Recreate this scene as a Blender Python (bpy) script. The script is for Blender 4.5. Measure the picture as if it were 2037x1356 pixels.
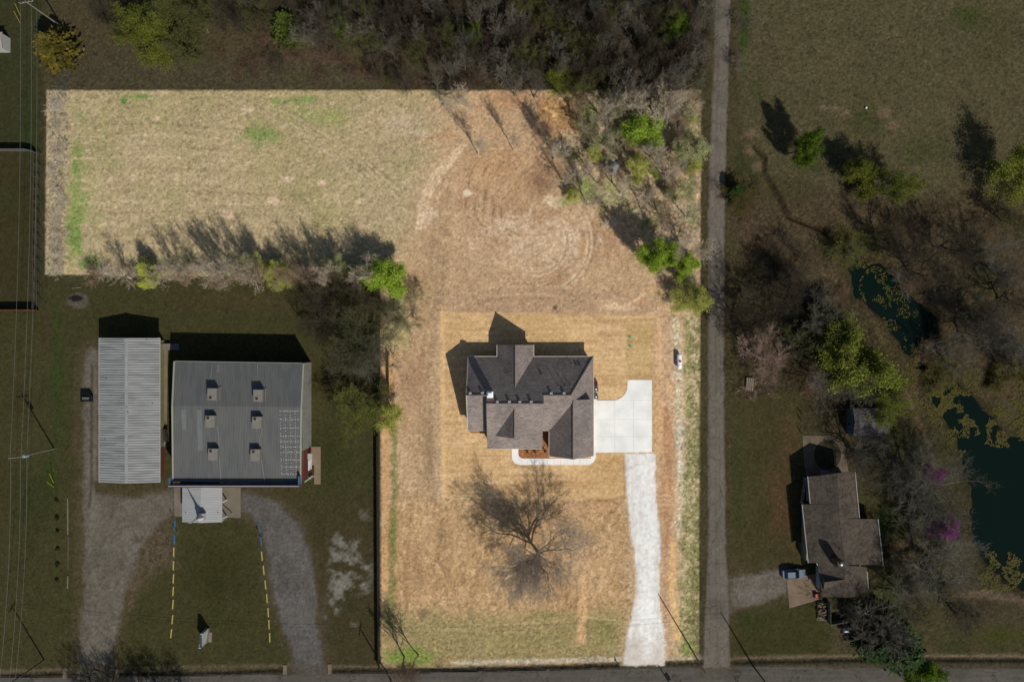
import bpy, math, random
import numpy as np
from mathutils import Vector
for o in list(bpy.data.objects): bpy.data.objects.remove(o)
scn = bpy.context.scene
COL = scn.collection
R = math.radians
# ---------------------------------------------------------------- camera, sky, sun, exposure
CH = 148.0                      # drone height in metres, looking straight down
cam = bpy.data.cameras.new('camera'); cam.sensor_width = 36.0
cam.lens = 36.0*CH/203.7; cam.clip_end = 6000; cam.clip_start = 1
camo = bpy.data.objects.new('camera', cam); COL.objects.link(camo)
camo.location = (0, 0, CH); scn.camera = camo
EL, AZ = R(43), R(149)
SUN = Vector((math.sin(AZ)*math.cos(EL), math.cos(AZ)*math.cos(EL), math.sin(EL)))
w = bpy.data.worlds.new('World'); scn.world = w; w.use_nodes = True
nt = w.node_tree; sky = nt.nodes.new('ShaderNodeTexSky'); sky.sky_type = 'NISHITA'; sky.sun_disc = False
sky.sun_elevation = EL; sky.sun_rotation = AZ
bg = nt.nodes['Background']; nt.links.new(sky.outputs[0], bg.inputs[0]); bg.inputs[1].default_value = 0.075
sl = bpy.data.lights.new('sun', 'SUN'); sl.energy = 4.45; sl.angle = R(0.5); sl.color = (1.0, 0.96, 0.90)
so = bpy.data.objects.new('sun', sl); COL.objects.link(so); so.rotation_euler = SUN.to_track_quat('Z', 'Y').to_euler(); so.location = (0, 0, 100)
vs = scn.view_settings; vs.view_transform = 'Standard'; vs.look = 'None'; vs.exposure = 0.0; vs.gamma = 1.0; vs.use_curve_mapping = False

E = 1.16      # display value a horizontal sunlit surface gets per unit of albedo
def lin(c):
    c = np.asarray(c, float)/255.0
    return np.where(c <= .04045, c/12.92, ((c+.055)/1.055)**2.4)
def alb(c): return np.clip(lin(c)/E, 0.004, 0.86)

# picture pixel (2037 x 1356) of a point at height z -> world
def W(px, py, z=0.0):
    s = (1 - z/CH)/10.0
    return ((px-1018.5)*s, (678-py)*s, z)

# ---------------------------------------------------------------- materials
MATS = {}
def newmat(name):
    m = bpy.data.materials.new(name); m.use_nodes = True
    return m, m.node_tree, m.node_tree.nodes['Principled BSDF']
def N(nt, t, **kw):
    n = nt.nodes.new(t)
    for k, v in kw.items(): setattr(n, k, v)
    return n
def setc(sock, c): sock.default_value = (*c, 1)
def mat(name, rgb, rough=.8, var=.15, scale=2.0, metal=0.0, spec=.3, bump=0.0, objrand=0.0, bscale=None, rgb2=None, detail=6):
    """plain procedural material: base colour with noise mottling"""
    if name in MATS: return MATS[name]
    m, nt, b = newmat(name); L = nt.links
    c = alb(rgb); c2 = alb(rgb2) if rgb2 is not None else c*(1-var)
    tc = N(nt, 'ShaderNodeTexCoord'); no = N(nt, 'ShaderNodeTexNoise'); no.inputs['Scale'].default_value = scale; no.inputs['Detail'].default_value = detail
    L.new(tc.outputs['Object'], no.inputs['Vector'])
    mr = N(nt, 'ShaderNodeMapRange'); mr.inputs['From Min'].default_value = .35; mr.inputs['From Max'].default_value = .65
    L.new(no.outputs['Fac'], mr.inputs['Value'])
    mx = N(nt, 'ShaderNodeMix', data_type='RGBA'); L.new(mr.outputs[0], mx.inputs['Factor'])
    setc(mx.inputs['A'], np.clip(c*(1+var*.6), 0, .88)); setc(mx.inputs['B'], c2)
    out = mx.outputs['Result']
    if objrand:
        oi = N(nt, 'ShaderNodeObjectInfo'); r2 = N(nt, 'ShaderNodeMapRange'); r2.inputs['To Min'].default_value = 1-objrand; r2.inputs['To Max'].default_value = 1+objrand
        L.new(oi.outputs['Random'], r2.inputs['Value'])
        vm = N(nt, 'ShaderNodeVectorMath', operation='SCALE'); L.new(out, vm.inputs[0]); L.new(r2.outputs[0], vm.inputs['Scale']); out = vm.outputs[0]
    L.new(out, b.inputs['Base Color'])
    b.inputs['Roughness'].default_value = rough; b.inputs['Metallic'].default_value = metal
    b.inputs['Specular IOR Level'].default_value = spec
    if bump:
        bp = N(nt, 'ShaderNodeBump'); bp.inputs['Strength'].default_value = bump; bp.inputs['Distance'].default_value = .05
        n2 = N(nt, 'ShaderNodeTexNoise'); n2.inputs['Scale'].default_value = bscale or scale*3; n2.inputs['Detail'].default_value = 4
        L.new(tc.outputs['Object'], n2.inputs['Vector']); L.new(n2.outputs['Fac'], bp.inputs['Height']); L.new(bp.outputs[0], b.inputs['Normal'])
    MATS[name] = m; return m

def ribmat(name, rgb, axis, period, rough=.45, metal=.0, stain=None, spec=.4, stainamt=.5, groove=.45):
    """ribbed sheet metal: ribs repeat along the axis (0 x, 1 y), each with its dark lap line"""
    if name in MATS: return MATS[name]
    m, nt, b = newmat(name); L = nt.links
    tc = N(nt, 'ShaderNodeTexCoord'); sp = N(nt, 'ShaderNodeSeparateXYZ'); L.new(tc.outputs['Object'], sp.inputs[0])
    d = N(nt, 'ShaderNodeMath', operation='DIVIDE'); L.new(sp.outputs[axis], d.inputs[0]); d.inputs[1].default_value = period
    fr = N(nt, 'ShaderNodeMath', operation='FRACT'); L.new(d.outputs[0], fr.inputs[0])
    rp = N(nt, 'ShaderNodeValToRGB'); L.new(fr.outputs[0], rp.inputs[0])
    e = rp.color_ramp.elements; e[0].position = 0; e[0].color = (groove,)*3+(1,); e[1].position = .3; e[1].color = (1, 1, 1, 1)
    x = rp.color_ramp.elements.new(.2); x.color = (groove,)*3+(1,)
    x = rp.color_ramp.elements.new(.93); x.color = (1, 1, 1, 1)
    x = rp.color_ramp.elements.new(1.0); x.color = (groove+.2,)*3+(1,)
    mp = N(nt, 'ShaderNodeMapping'); sc = [.25, .25, .25]; sc[axis] = 1.3; mp.inputs['Scale'].default_value = sc
    L.new(tc.outputs['Object'], mp.inputs[0])
    no = N(nt, 'ShaderNodeTexNoise'); no.inputs['Scale'].default_value = 1.0; no.inputs['Detail'].default_value = 8; L.new(mp.outputs[0], no.inputs['Vector'])
    mr = N(nt, 'ShaderNodeMapRange'); mr.inputs['From Min'].default_value = .42; mr.inputs['From Max'].default_value = .62; mr.inputs['To Max'].default_value = stainamt; L.new(no.outputs['Fac'], mr.inputs['Value'])
    mx = N(nt, 'ShaderNodeMix', data_type='RGBA'); L.new(mr.outputs[0], mx.inputs['Factor'])
    c = alb(rgb); setc(mx.inputs['A'], c); setc(mx.inputs['B'], alb(stain) if stain else c*.7)
    mu = N(nt, 'ShaderNodeMix', data_type='RGBA', blend_type='MULTIPLY'); mu.inputs['Factor'].default_value = 1
    L.new(mx.outputs['Result'], mu.inputs['A']); L.new(rp.outputs[0], mu.inputs['B']); L.new(mu.outputs['Result'], b.inputs['Base Color'])
    b.inputs['Roughness'].default_value = rough; b.inputs['Metallic'].default_value = metal; b.inputs['Specular IOR Level'].default_value = spec
    bp = N(nt, 'ShaderNodeBump'); bp.inputs['Strength'].default_value = .5; bp.inputs['Distance'].default_value = .03
    L.new(rp.outputs[0], bp.inputs['Height']); L.new(bp.outputs[0], b.inputs['Normal'])
    MATS[name] = m; return m

def shingle(name, rgb, rgb2, axis_scale=(3, 9, 3)):
    if name in MATS: return MATS[name]
    m, nt, b = newmat(name); L = nt.links
    tc = N(nt, 'ShaderNodeTexCoord'); mp = N(nt, 'ShaderNodeMapping'); mp.inputs['Scale'].default_value = axis_scale; L.new(tc.outputs['Object'], mp.inputs[0])
    vo = N(nt, 'ShaderNodeTexVoronoi'); vo.inputs['Scale'].default_value = .8; L.new(mp.outputs[0], vo.inputs['Vector'])
    no = N(nt, 'ShaderNodeTexNoise'); no.inputs['Scale'].default_value = .35; no.inputs['Detail'].default_value = 8; L.new(tc.outputs['Object'], no.inputs['Vector'])
    ad = N(nt, 'ShaderNodeMath', operation='MULTIPLY_ADD'); sp = N(nt, 'ShaderNodeSeparateColor'); L.new(vo.outputs['Color'], sp.inputs[0])
    L.new(sp.outputs[0], ad.inputs[0]); ad.inputs[1].default_value = .6; L.new(no.outputs['Fac'], ad.inputs[2])
    mr = N(nt, 'ShaderNodeMapRange'); mr.inputs['From Min'].default_value = .4; mr.inputs['From Max'].default_value = 1.2; L.new(ad.outputs[0], mr.inputs['Value'])
    mx = N(nt, 'ShaderNodeMix', data_type='RGBA'); L.new(mr.outputs[0], mx.inputs['Factor']); setc(mx.inputs['A'], alb(rgb)); setc(mx.inputs['B'], alb(rgb2))
    L.new(mx.outputs['Result'], b.inputs['Base Color']); b.inputs['Roughness'].default_value = .95; b.inputs['Specular IOR Level'].default_value = .1
    wv = N(nt, 'ShaderNodeTexWave', wave_type='BANDS', bands_direction='Z'); wv.inputs['Scale'].default_value = 1.6; wv.inputs['Distortion'].default_value = 1.0; L.new(tc.outputs['Object'], wv.inputs['Vector'])
    bp = N(nt, 'ShaderNodeBump'); bp.inputs['Strength'].default_value = .25; bp.inputs['Distance'].default_value = .03
    L.new(wv.outputs['Fac'], bp.inputs['Height']); L.new(bp.outputs[0], b.inputs['Normal'])
    MATS[name] = m; return m

def groundmat(name, tuft=1.0, fine=1.0):
    """land cover: colour of each patch from the mesh, tufts and clods from noise"""
    m, nt, b = newmat(name); L = nt.links
    at = N(nt, 'ShaderNodeAttribute', attribute_name='cover'); rg = N(nt, 'ShaderNodeAttribute', attribute_name='tuft')
    tc = N(nt, 'ShaderNodeTexCoord')
    n1 = N(nt, 'ShaderNodeTexNoise'); n1.inputs['Scale'].default_value = 1.9*fine; n1.inputs['Detail'].default_value = 5; n1.inputs['Roughness'].default_value = .92
    n2 = N(nt, 'ShaderNodeTexNoise'); n2.inputs['Scale'].default_value = .12; n2.inputs['Detail'].default_value = 5
    mp = N(nt, 'ShaderNodeMapping'); mp.inputs['Rotation'].default_value = (0, 0, R(35)); mp.inputs['Scale'].default_value = (1, 1.2, 1)
    L.new(tc.outputs['Object'], mp.inputs[0]); L.new(mp.outputs[0], n1.inputs['Vector']); L.new(tc.outputs['Object'], n2.inputs['Vector'])
    # contrast scaled by the tuft attribute
    s1 = N(nt, 'ShaderNodeMath', operation='SUBTRACT'); L.new(n1.outputs['Fac'], s1.inputs[0]); s1.inputs[1].default_value = .5
    k1 = N(nt, 'ShaderNodeMath', operation='MULTIPLY'); L.new(s1.outputs[0], k1.inputs[0])
    tk = N(nt, 'ShaderNodeMath', operation='MULTIPLY'); L.new(rg.outputs['Fac'], tk.inputs[0]); tk.inputs[1].default_value = 4.6*tuft
    L.new(tk.outputs[0], k1.inputs[1])
    s2 = N(nt, 'ShaderNodeMath', operation='MULTIPLY_ADD'); L.new(n2.outputs['Fac'], s2.inputs[0]); s2.inputs[1].default_value = .3; s2.inputs[2].default_value = .85
    ad = N(nt, 'ShaderNodeMath', operation='ADD'); L.new(k1.outputs[0], ad.inputs[0]); L.new(s2.outputs[0], ad.inputs[1])
    mxm = N(nt, 'ShaderNodeMath', operation='MAXIMUM'); L.new(ad.outputs[0], mxm.inputs[0]); mxm.inputs[1].default_value = .15
    vm = N(nt, 'ShaderNodeVectorMath', operation='SCALE'); L.new(at.outputs['Color'], vm.inputs[0]); L.new(mxm.outputs[0], vm.inputs['Scale'])
    L.new(vm.outputs[0], b.inputs['Base Color']); b.inputs['Roughness'].default_value = 1; b.inputs['Specular IOR Level'].default_value = .05
    bp = N(nt, 'ShaderNodeBump'); bp.inputs['Distance'].default_value = .35
    bs = N(nt, 'ShaderNodeMath', operation='MULTIPLY'); L.new(rg.outputs['Fac'], bs.inputs[0]); bs.inputs[1].default_value = .5*tuft
    L.new(bs.outputs[0], bp.inputs['Strength']); L.new(n1.outputs['Fac'], bp.inputs['Height']); L.new(bp.outputs[0], b.inputs['Normal'])
    MATS[name] = m; return m

# ---------------------------------------------------------------- objects
def tag(o, label=None, cat=None, group=None, kind=None):
    if label: o['label'] = label
    if cat: o['category'] = cat
    if group: o['group'] = group
    if kind: o['kind'] = kind
    return o
def thing(name, label, cat, loc=(0, 0, 0), group=None, rz=0):
    o = bpy.data.objects.new(name, None); COL.objects.link(o); o.location = loc; o.rotation_euler[2] = rz; o.empty_display_size = .5
    return tag(o, label, cat, group)
class MB:
    """collects shapes; build() links them as one mesh object"""
    def __init__(s): s.v = []; s.f = []; s.m = []
    def poly(s, pts, mi=0):
        n = len(s.v); s.v += [tuple(p) for p in pts]; s.f.append(tuple(range(n, n+len(pts)))); s.m.append(mi); return s
    def box(s, x0, x1, y0, y1, z0, z1, mi=0, rz=0, c=None):
        n = len(s.v); P = [(x0, y0, z0), (x1, y0, z0), (x1, y1, z0), (x0, y1, z0), (x0, y0, z1), (x1, y0, z1), (x1, y1, z1), (x0, y1, z1)]
        if rz:
            cx, cy = c or ((x0+x1)/2, (y0+y1)/2); a, b_ = math.cos(rz), math.sin(rz)
            P = [(cx+(p[0]-cx)*a-(p[1]-cy)*b_, cy+(p[0]-cx)*b_+(p[1]-cy)*a, p[2]) for p in P]
        s.v += P; s.f += [tuple(n+i for i in q) for q in ((3, 2, 1, 0), (4, 5, 6, 7), (0, 1, 5, 4), (1, 2, 6, 5), (2, 3, 7, 6), (3, 0, 4, 7))]; s.m += [mi]*6; return s
    def cyl(s, p, q, r0, r1=None, n=10, mi=0, cap=True):
        r1 = r0 if r1 is None else r1; p, q = Vector(p), Vector(q); d = (q-p).normalized()
        u = d.cross(Vector((0, 0, 1)) if abs(d.z) < .9 else Vector((1, 0, 0))).normalized(); v = d.cross(u); k = len(s.v)
        for c, r in ((p, r0), (q, r1)):
            for i in range(n):
                a = 2*math.pi*i/n; s.v.append(tuple(c+u*math.cos(a)*r+v*math.sin(a)*r))
        for i in range(n): s.f.append((k+i, k+(i+1) % n, k+n+(i+1) % n, k+n+i)); s.m.append(mi)
        if cap: s.f += [tuple(k+i for i in range(n))[::-1], tuple(k+n+i for i in range(n))]; s.m += [mi, mi]
        return s
    def lathe(s, p, q, prof, n=16, mi=0):
        """prof: list of (t along the axis 0..1, radius)"""
        p, q = Vector(p), Vector(q)
        for (t0, r0), (t1, r1) in zip(prof, prof[1:]): s.cyl(p.lerp(q, t0), p.lerp(q, t1), r0, r1, n, mi, cap=False)
        return s
    def prism(s, outline, z0, z1, mi=0):
        n = len(s.v); k = len(outline); A = sum(outline[i][0]*outline[(i+1) % k][1]-outline[(i+1) % k][0]*outline[i][1] for i in range(k))
        if A < 0: outline = outline[::-1]
        s.v += [(x, y, z0) for x, y in outline]+[(x, y, z1) for x, y in outline]
        s.f += [tuple(n+i for i in range(k))[::-1], tuple(n+k+i for i in range(k))]; s.m += [mi, mi]
        for i in range(k): j = (i+1) % k; s.f.append((n+i, n+j, n+k+j, n+k+i)); s.m.append(mi)
        return s
    def slab(s, pts, t=.14, mi=0):
        """a plane polygon with thickness t downwards"""
        a = Vector(pts[1])-Vector(pts[0]); b_ = Vector(pts[2])-Vector(pts[1])
        if a.cross(b_).z < 0: pts = pts[::-1]
        n = len(s.v); k = len(pts)
        s.v += [tuple(p) for p in pts]+[(p[0], p[1], p[2]-t) for p in pts]
        s.f += [tuple(n+i for i in range(k)), tuple(n+k+i for i in range(k))[::-1]]; s.m += [mi, mi]
        for i in range(k): j = (i+1) % k; s.f.append((n+j, n+i, n+k+i, n+k+j)); s.m.append(mi)
        return s
    def build(s, name, mats, parent=None, label=None, loc=None, smooth=False, kind=None):
        me = bpy.data.meshes.new(name)
        off = Vector(loc or (0, 0, 0)); q = parent
        if loc is None:
            while q is not None: off = off+Vector(q.location); q = q.parent
        me.from_pydata([tuple(Vector(v)-off) for v in s.v], [], s.f)
        for m_ in (mats if isinstance(mats, (list, tuple)) else [mats]): me.materials.append(m_)
        me.polygons.foreach_set('material_index', s.m)
        if smooth: me.polygons.foreach_set('use_smooth', [True]*len(me.polygons))
        me.update(); o = bpy.data.objects.new(name, me); COL.objects.link(o)
        if parent is not None: o.parent = parent
        else: o.location = off
        if label: o['label'] = label
        if kind: o['kind'] = kind
        return o
def copy_tree(root, loc, rz=0, scale=None, label=None, group=None, names=None):
    r = root.copy(); COL.objects.link(r); r.location = loc; r.rotation_euler[2] = rz
    if scale is not None: r.scale = scale
    if label: r['label'] = label
    if group: r['group'] = group
    for ch in list(root.children):
        c = ch.copy(); COL.objects.link(c); c.parent = r
        for g in list(ch.children):
            d = g.copy(); COL.objects.link(d); d.parent = c
    return r
# ---------------------------------------------------------------- the ground: one sheet to the horizon, land cover laid out in ground units
rng = np.random.RandomState(7); TB = rng.rand(256, 256)
def vn(x, y, s=0):
    x = x+s*37.3; y = y+s*91.7
    xi = np.floor(x).astype(int); yi = np.floor(y).astype(int); fx = x-xi; fy = y-yi
    fx = fx*fx*(3-2*fx); fy = fy*fy*(3-2*fy); g = lambda a, b: TB[a & 255, b & 255]
    return (g(xi, yi)*(1-fx)+g(xi+1, yi)*fx)*(1-fy)+(g(xi, yi+1)*(1-fx)+g(xi+1, yi+1)*fx)*fy
def fbm(x, y, s=0, o=4, r=.55):
    t = 0; a = 1; n = 0
    for i in range(o): t = t+a*vn(x*2**i, y*2**i, s+i*3); n += a; a *= r
    return t/n
step = 0.27
def axis(lo, hi, far):
    a = list(np.arange(lo, hi+step, step)); d = step*2; l = []; x = a[-1]
    while x < far: x += d; d *= 1.35; l.append(x)
    d = step*2; k = []; x = a[0]
    while x > -far: x -= d; d *= 1.35; k.append(x)
    return np.array(k[::-1]+a+l)
GX = axis(-106, 106, 2600); GY = axis(-72, 72, 2600)
XX, YY = np.meshgrid(GX, GY); PX = XX*10+1018.5; PY = 678-YY*10          # ground plan in decimetres
H_, W_ = XX.shape
C = np.zeros((H_, W_, 3)); T = np.full((H_, W_), .45); Z = np.zeros((H_, W_))
NA = fbm(PX/60, PY/60, 1, 5); FAR = np.clip((np.abs(XX)-112)/60, 0, 1)+np.clip((np.abs(YY)-78)/60, 0, 1); FAR = np.clip(FAR, 0, 1); NB = fbm(PX/18, PY/18, 2, 5); NC = fbm(PX/6, PY/6, 3, 3); ND = fbm(PX/220, PY/220, 4, 4)
def sd(P):
    """signed distance to a polygon, negative inside"""
    P = [tuple(p) for p in P]; d = np.full(PX.shape, 1e18); ins = np.zeros(PX.shape, bool); n = len(P)
    for i in range(n):
        ax, ay = P[i]; bx, by = P[(i+1) % n]; ex, ey = bx-ax, by-ay; wx, wy = PX-ax, PY-ay
        t = np.clip((wx*ex+wy*ey)/(ex*ex+ey*ey+1e-9), 0, 1); d = np.minimum(d, (wx-ex*t)**2+(wy-ey*t)**2)
        c = ((ay > PY) != (by > PY)) & (PX < (bx-ax)*(PY-ay)/((by-ay) if by != ay else 1e-9)+ax); ins ^= c
    return np.where(ins, -1, 1)*np.sqrt(d)
def ld(P):
    d = np.full(PX.shape, 1e18)
    for (ax, ay), (bx, by) in zip(P, P[1:]):
        ex, ey = bx-ax, by-ay; wx, wy = PX-ax, PY-ay
        t = np.clip((wx*ex+wy*ey)/(ex*ex+ey*ey+1e-9), 0, 1); d = np.minimum(d, (wx-ex*t)**2+(wy-ey*t)**2)
    return np.sqrt(d)
def msk(d, soft=6, ragged=8): return np.clip(.5-(d+(NB-.5)*2*ragged+(NC-.5)*ragged)/soft, 0, 1)
def put(m, c, s=1.0, tuft=None):
    global C, T
    m = np.clip(m*s, 0, 1)
    C = C*(1-m[..., None])+alb(c)*m[..., None]
    if tuft is not None: T = T*(1-m)+tuft*m
def area(P, c, soft=6, ragged=8, s=1.0, tuft=None): m = msk(sd(P), soft, ragged); put(m, c, s, tuft); return m
def blob(x, y, rx, ry, c, s=1.0, soft=.7, rag=.5, tuft=None):
    d = np.sqrt(((PX-x)/rx)**2+((PY-y)/ry)**2); put(np.clip((1-d+(NB-.5)*2*rag+(NC-.5)*rag)/soft, 0, 1), c, s, tuft)
def line(P, wd, c, s=1.0, soft=4, rag=3, tuft=None): put(msk(ld(P)-wd/2, soft, rag), c, s, tuft)
def speck(region, c, th=.6, s=1.0, noise=None, soft=.06):
    n = NB*.5+NC*.5 if noise is None else noise
    put(region*np.clip((n-th)/soft, 0, 1), c, s)
inside = lambda P, soft=10, rag=6: msk(sd(P), soft, rag)

LOT = [(93, 180), (1395, 180), (1390, 1321), (758, 1331), (757, 553), (90, 546)]
# --- neighbours' land: turf, its colours darkened to paint in dimming outside the lot
put(np.ones_like(PX), (67, 62, 40)); T[:] = .5
put(np.clip((NA-.45)*4, 0, 1), (52, 55, 29), .8); put(np.clip((ND-.5)*5, 0, 1), (64, 55, 42), .7); put(np.clip((NB-.6)*5, 0, 1), (70, 62, 44), .4)
# church lawn and west yard
area([(-60, 560), (757, 556), (757, 1330), (-60, 1345)], (60, 58, 33), 20, 15, .85, .35)
area([(-60, -60), (85, -60), (85, 620), (-60, 620)], (50, 52, 30), 20, 12, .8, .3)
blob(55, 330, 25, 200, (38, 56, 25), .6, 1); blob(25, 400, 30, 50, (34, 60, 22), .5, 1)
area([(0, 305), (74, 305), (74, 600), (0, 600)], (58, 50, 30), 6, 3, .55, .3)
blob(115, 760, 20, 200, (44, 64, 22), .7, 1.2); blob(60, 1000, 60, 120, (40, 50, 24), .6, 1.2); blob(100, 940, 18, 60, (38, 62, 20), .6, 1); blob(40, 760, 30, 100, (52, 46, 30), .5, 1)
blob(90, 660, 16, 70, (62, 50, 38), .5, 1)
blob(430, 1150, 80, 110, (46, 46, 20), .7, 1); blob(430, 1240, 60, 40, (48, 54, 20), .5, 1); blob(690, 1200, 40, 40, (34, 52, 20), .6, 1); blob(660, 900, 50, 90, (42, 50, 22), .6, 1)
blob(650, 790, 90, 120, (64, 58, 34), .4, 1); blob(480, 600, 220, 30, (76, 62, 44), .5, 1.2)
area([(550, 980), (757, 980), (757, 1330), (600, 1330)], (64, 54, 38), 30, 30, .5)
# top left scrub, wood floor, meadow on the right
area([(105, -60), (700, -60), (760, 178), (98, 178)], (72, 63, 44), 20, 20, .8, .5)
area([(140, 100), (700, 110), (760, 178), (98, 178)], (70, 64, 48), 30, 20, .7, .55)
blob(350, 110, 120, 22, (52, 58, 28), .6, 1); blob(620, 150, 80, 14, (58, 62, 36), .5); blob(560, 115, 150, 25, (84, 66, 52), .5, 1)
area([(620, -60), (1420, -60), (1405, 180), (800, 180), (700, 90)], (64, 53, 42), 30, 20, .85, .8)
area([(1455, -80), (2150, -80), (2150, 400), (1900, 430), (1700, 400), (1500, 330)], (79, 73, 50), 30, 25, .9, .55)
blob(1930, 35, 60, 40, (50, 62, 22), .8, 1.2); blob(1980, 90, 60, 90, (58, 58, 28), .5, 1.2); blob(1480, 50, 16, 130, (44, 62, 24), .8, .8); blob(1510, 180, 20, 70, (52, 58, 28), .6, 1)
blob(1720, 240, 60, 50, (50, 56, 26), .7, 1.2); blob(1840, 300, 60, 40, (46, 58, 24), .6, 1); blob(1620, 330, 60, 40, (50, 56, 28), .6, 1); blob(1560, 400, 60, 60, (58, 58, 34), .5, 1); blob(1530, 120, 40, 60, (78, 66, 50), .5, 1)
for x, y in ((1640, 215), (1780, 250), (1680, 225), (1760, 225), (1495, 265), (1490, 300), (1510, 330)): blob(x, y, 18, 12, (110, 92, 72), .6, .7, .8)
area([(1450, 400), (2060, 380), (2060, 800), (1820, 820), (1700, 600), (1500, 560)], (73, 62, 45), 30, 20, .8, .7)
blob(1690, 390, 120, 50, (78, 68, 52), .6, 1); blob(1500, 480, 40, 60, (88, 70, 54), .6, 1); blob(1690, 480, 80, 45, (52, 60, 24), .7, .8); blob(1900, 520, 90, 70, (70, 64, 44), .6, 1); blob(1960, 560, 60, 60, (50, 56, 32), .5, 1)
area([(1450, 560), (1700, 580), (1800, 740), (1800, 860), (1600, 850), (1450, 800)], (56, 49, 34), 30, 20, .8, .8)
area([(1445, 790), (1600, 780), (1600, 1130), (1447, 1145)], (62, 58, 34), 12, 8, .9, .4)
blob(1465, 930, 14, 150, (50, 58, 26), .6, .9); blob(1550, 1000, 45, 110, (82, 60, 42), .7, 1); blob(1570, 860, 30, 60, (84, 62, 44), .6, 1); blob(1520, 1020, 20, 40, (52, 52, 26), .5)
area([(1700, 830), (2060, 1100), (2060, 1200), (1750, 1200)], (56, 52, 34), 20, 20, .8, .7)
blob(1770, 1040, 45, 50, (46, 64, 26), .7, .8); blob(1790, 1090, 40, 40, (88, 72, 48), .5); blob(1840, 1180, 120, 30, (84, 76, 50), .5, 1); blob(1770, 1200, 40, 60, (50, 68, 28), .7, 1); blob(1990, 1265, 90, 35, (60, 62, 26), .8, .8, .3, .35)
area([(1452, 1205), (1640, 1190), (1650, 1300), (1452, 1312)], (56, 54, 28), 10, 8, .85, .35); blob(1500, 1230, 40, 30, (44, 58, 24), .6, 1)
line([(1800, 780), (1835, 850), (1860, 930)], 9, (92, 78, 60), .8, 5, 4); line([(1640, 540), (1720, 600), (1760, 680)], 10, (84, 72, 54), .7, 6, 6)
line([(1900, 1185), (1960, 1180), (2037, 1195), (2150, 1195)], 16, (96, 82, 66), .7, 8, 6)
# --- the lot: pale dry ground, undimmed; the painted dimming stops sharply at its line
lot = np.clip(.5-(sd(LOT)+(NC-.5)*3)/2.5, 0, 1)
C = C*(1-FAR[..., None])+(alb((66, 60, 40))*(.8+.5*fbm(PX/900, PY/900, 40, 3))[..., None])*FAR[..., None]
C0 = C.copy(); T0 = T.copy()
put(np.ones_like(PX), (190, 162, 126)); T[:] = .4
fld = inside([(60, 150), (900, 150), (840, 330), (830, 480), (700, 580), (60, 580)], 60, 30)
put(fld, (174, 155, 119), 1, .45)
ang = R(-25); ux = PX*math.cos(ang)+PY*math.sin(ang); uy = -PX*math.sin(ang)+PY*math.cos(ang)
ST = vn(uy/7, ux/160, 5)*.6+vn(uy/3.2, ux/90, 6)*.4
put(fld*np.clip((ST-.5)*3, 0, 1), (188, 170, 134), .45); put(fld*np.clip((.42-ST)*4, 0, 1), (154, 140, 100), .4)
put(fld*np.clip((NA-.52)*4, 0, 1), (146, 142, 92), .5); put(fld*np.clip((ND-.52)*6, 0, 1), (164, 150, 106), .5)
blob(620, 230, 90, 35, (140, 150, 88), .6, 1); blob(520, 270, 45, 28, (118, 138, 72), .75, .7, .7); blob(540, 265, 26, 10, (104, 128, 66), .6, .9, .9); blob(590, 200, 60, 12, (110, 140, 66), .7, .7, .8); blob(670, 230, 30, 25, (146, 156, 86), .6, .8)
blob(245, 200, 8, 10, (92, 130, 52), .9, .5); blob(290, 192, 34, 5, (100, 136, 60), .8, .6, .7); blob(210, 270, 4, 12, (96, 130, 60), .7)
blob(155, 300, 28, 160, (136, 144, 88), .7, 1.2, 1.0); blob(152, 330, 14, 70, (108, 134, 62), .8, .8, 1.0); blob(150, 460, 22, 80, (104, 136, 60), .85, .7, .8); blob(175, 420, 40, 70, (150, 154, 96), .5, .9, .9); blob(180, 520, 50, 20, (96, 124, 52), .7, .8); blob(320, 525, 100, 24, (124, 132, 78), .7, 1); blob(520, 525, 220, 30, (126, 128, 80), .65, 1.1, .9)
area([(93, 180), (128, 180), (136, 300), (130, 420), (130, 545), (93, 545)], (156, 142, 114), 8, 12, .9, .8)
blob(112, 205, 14, 22, (150, 140, 134), .8); blob(120, 340, 6, 12, (110, 120, 60), .7); blob(105, 265, 5, 7, (60, 60, 50), .6, .5)
for x, y, r in ((308, 237, 10), (265, 353, 12), (246, 400, 6), (480, 205, 12), (490, 218, 14), (563, 252, 9), (455, 270, 6), (162, 278, 5), (172, 300, 6), (196, 259, 5), (285, 283, 6), (645, 300, 5), (570, 357, 16), (642, 365, 12), (350, 355, 6), (600, 330, 6), (545, 400, 18), (450, 425, 20), (720, 400, 14)): blob(x, y, r, r*.6, (206, 180, 150), .9, .6, .6)
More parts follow.
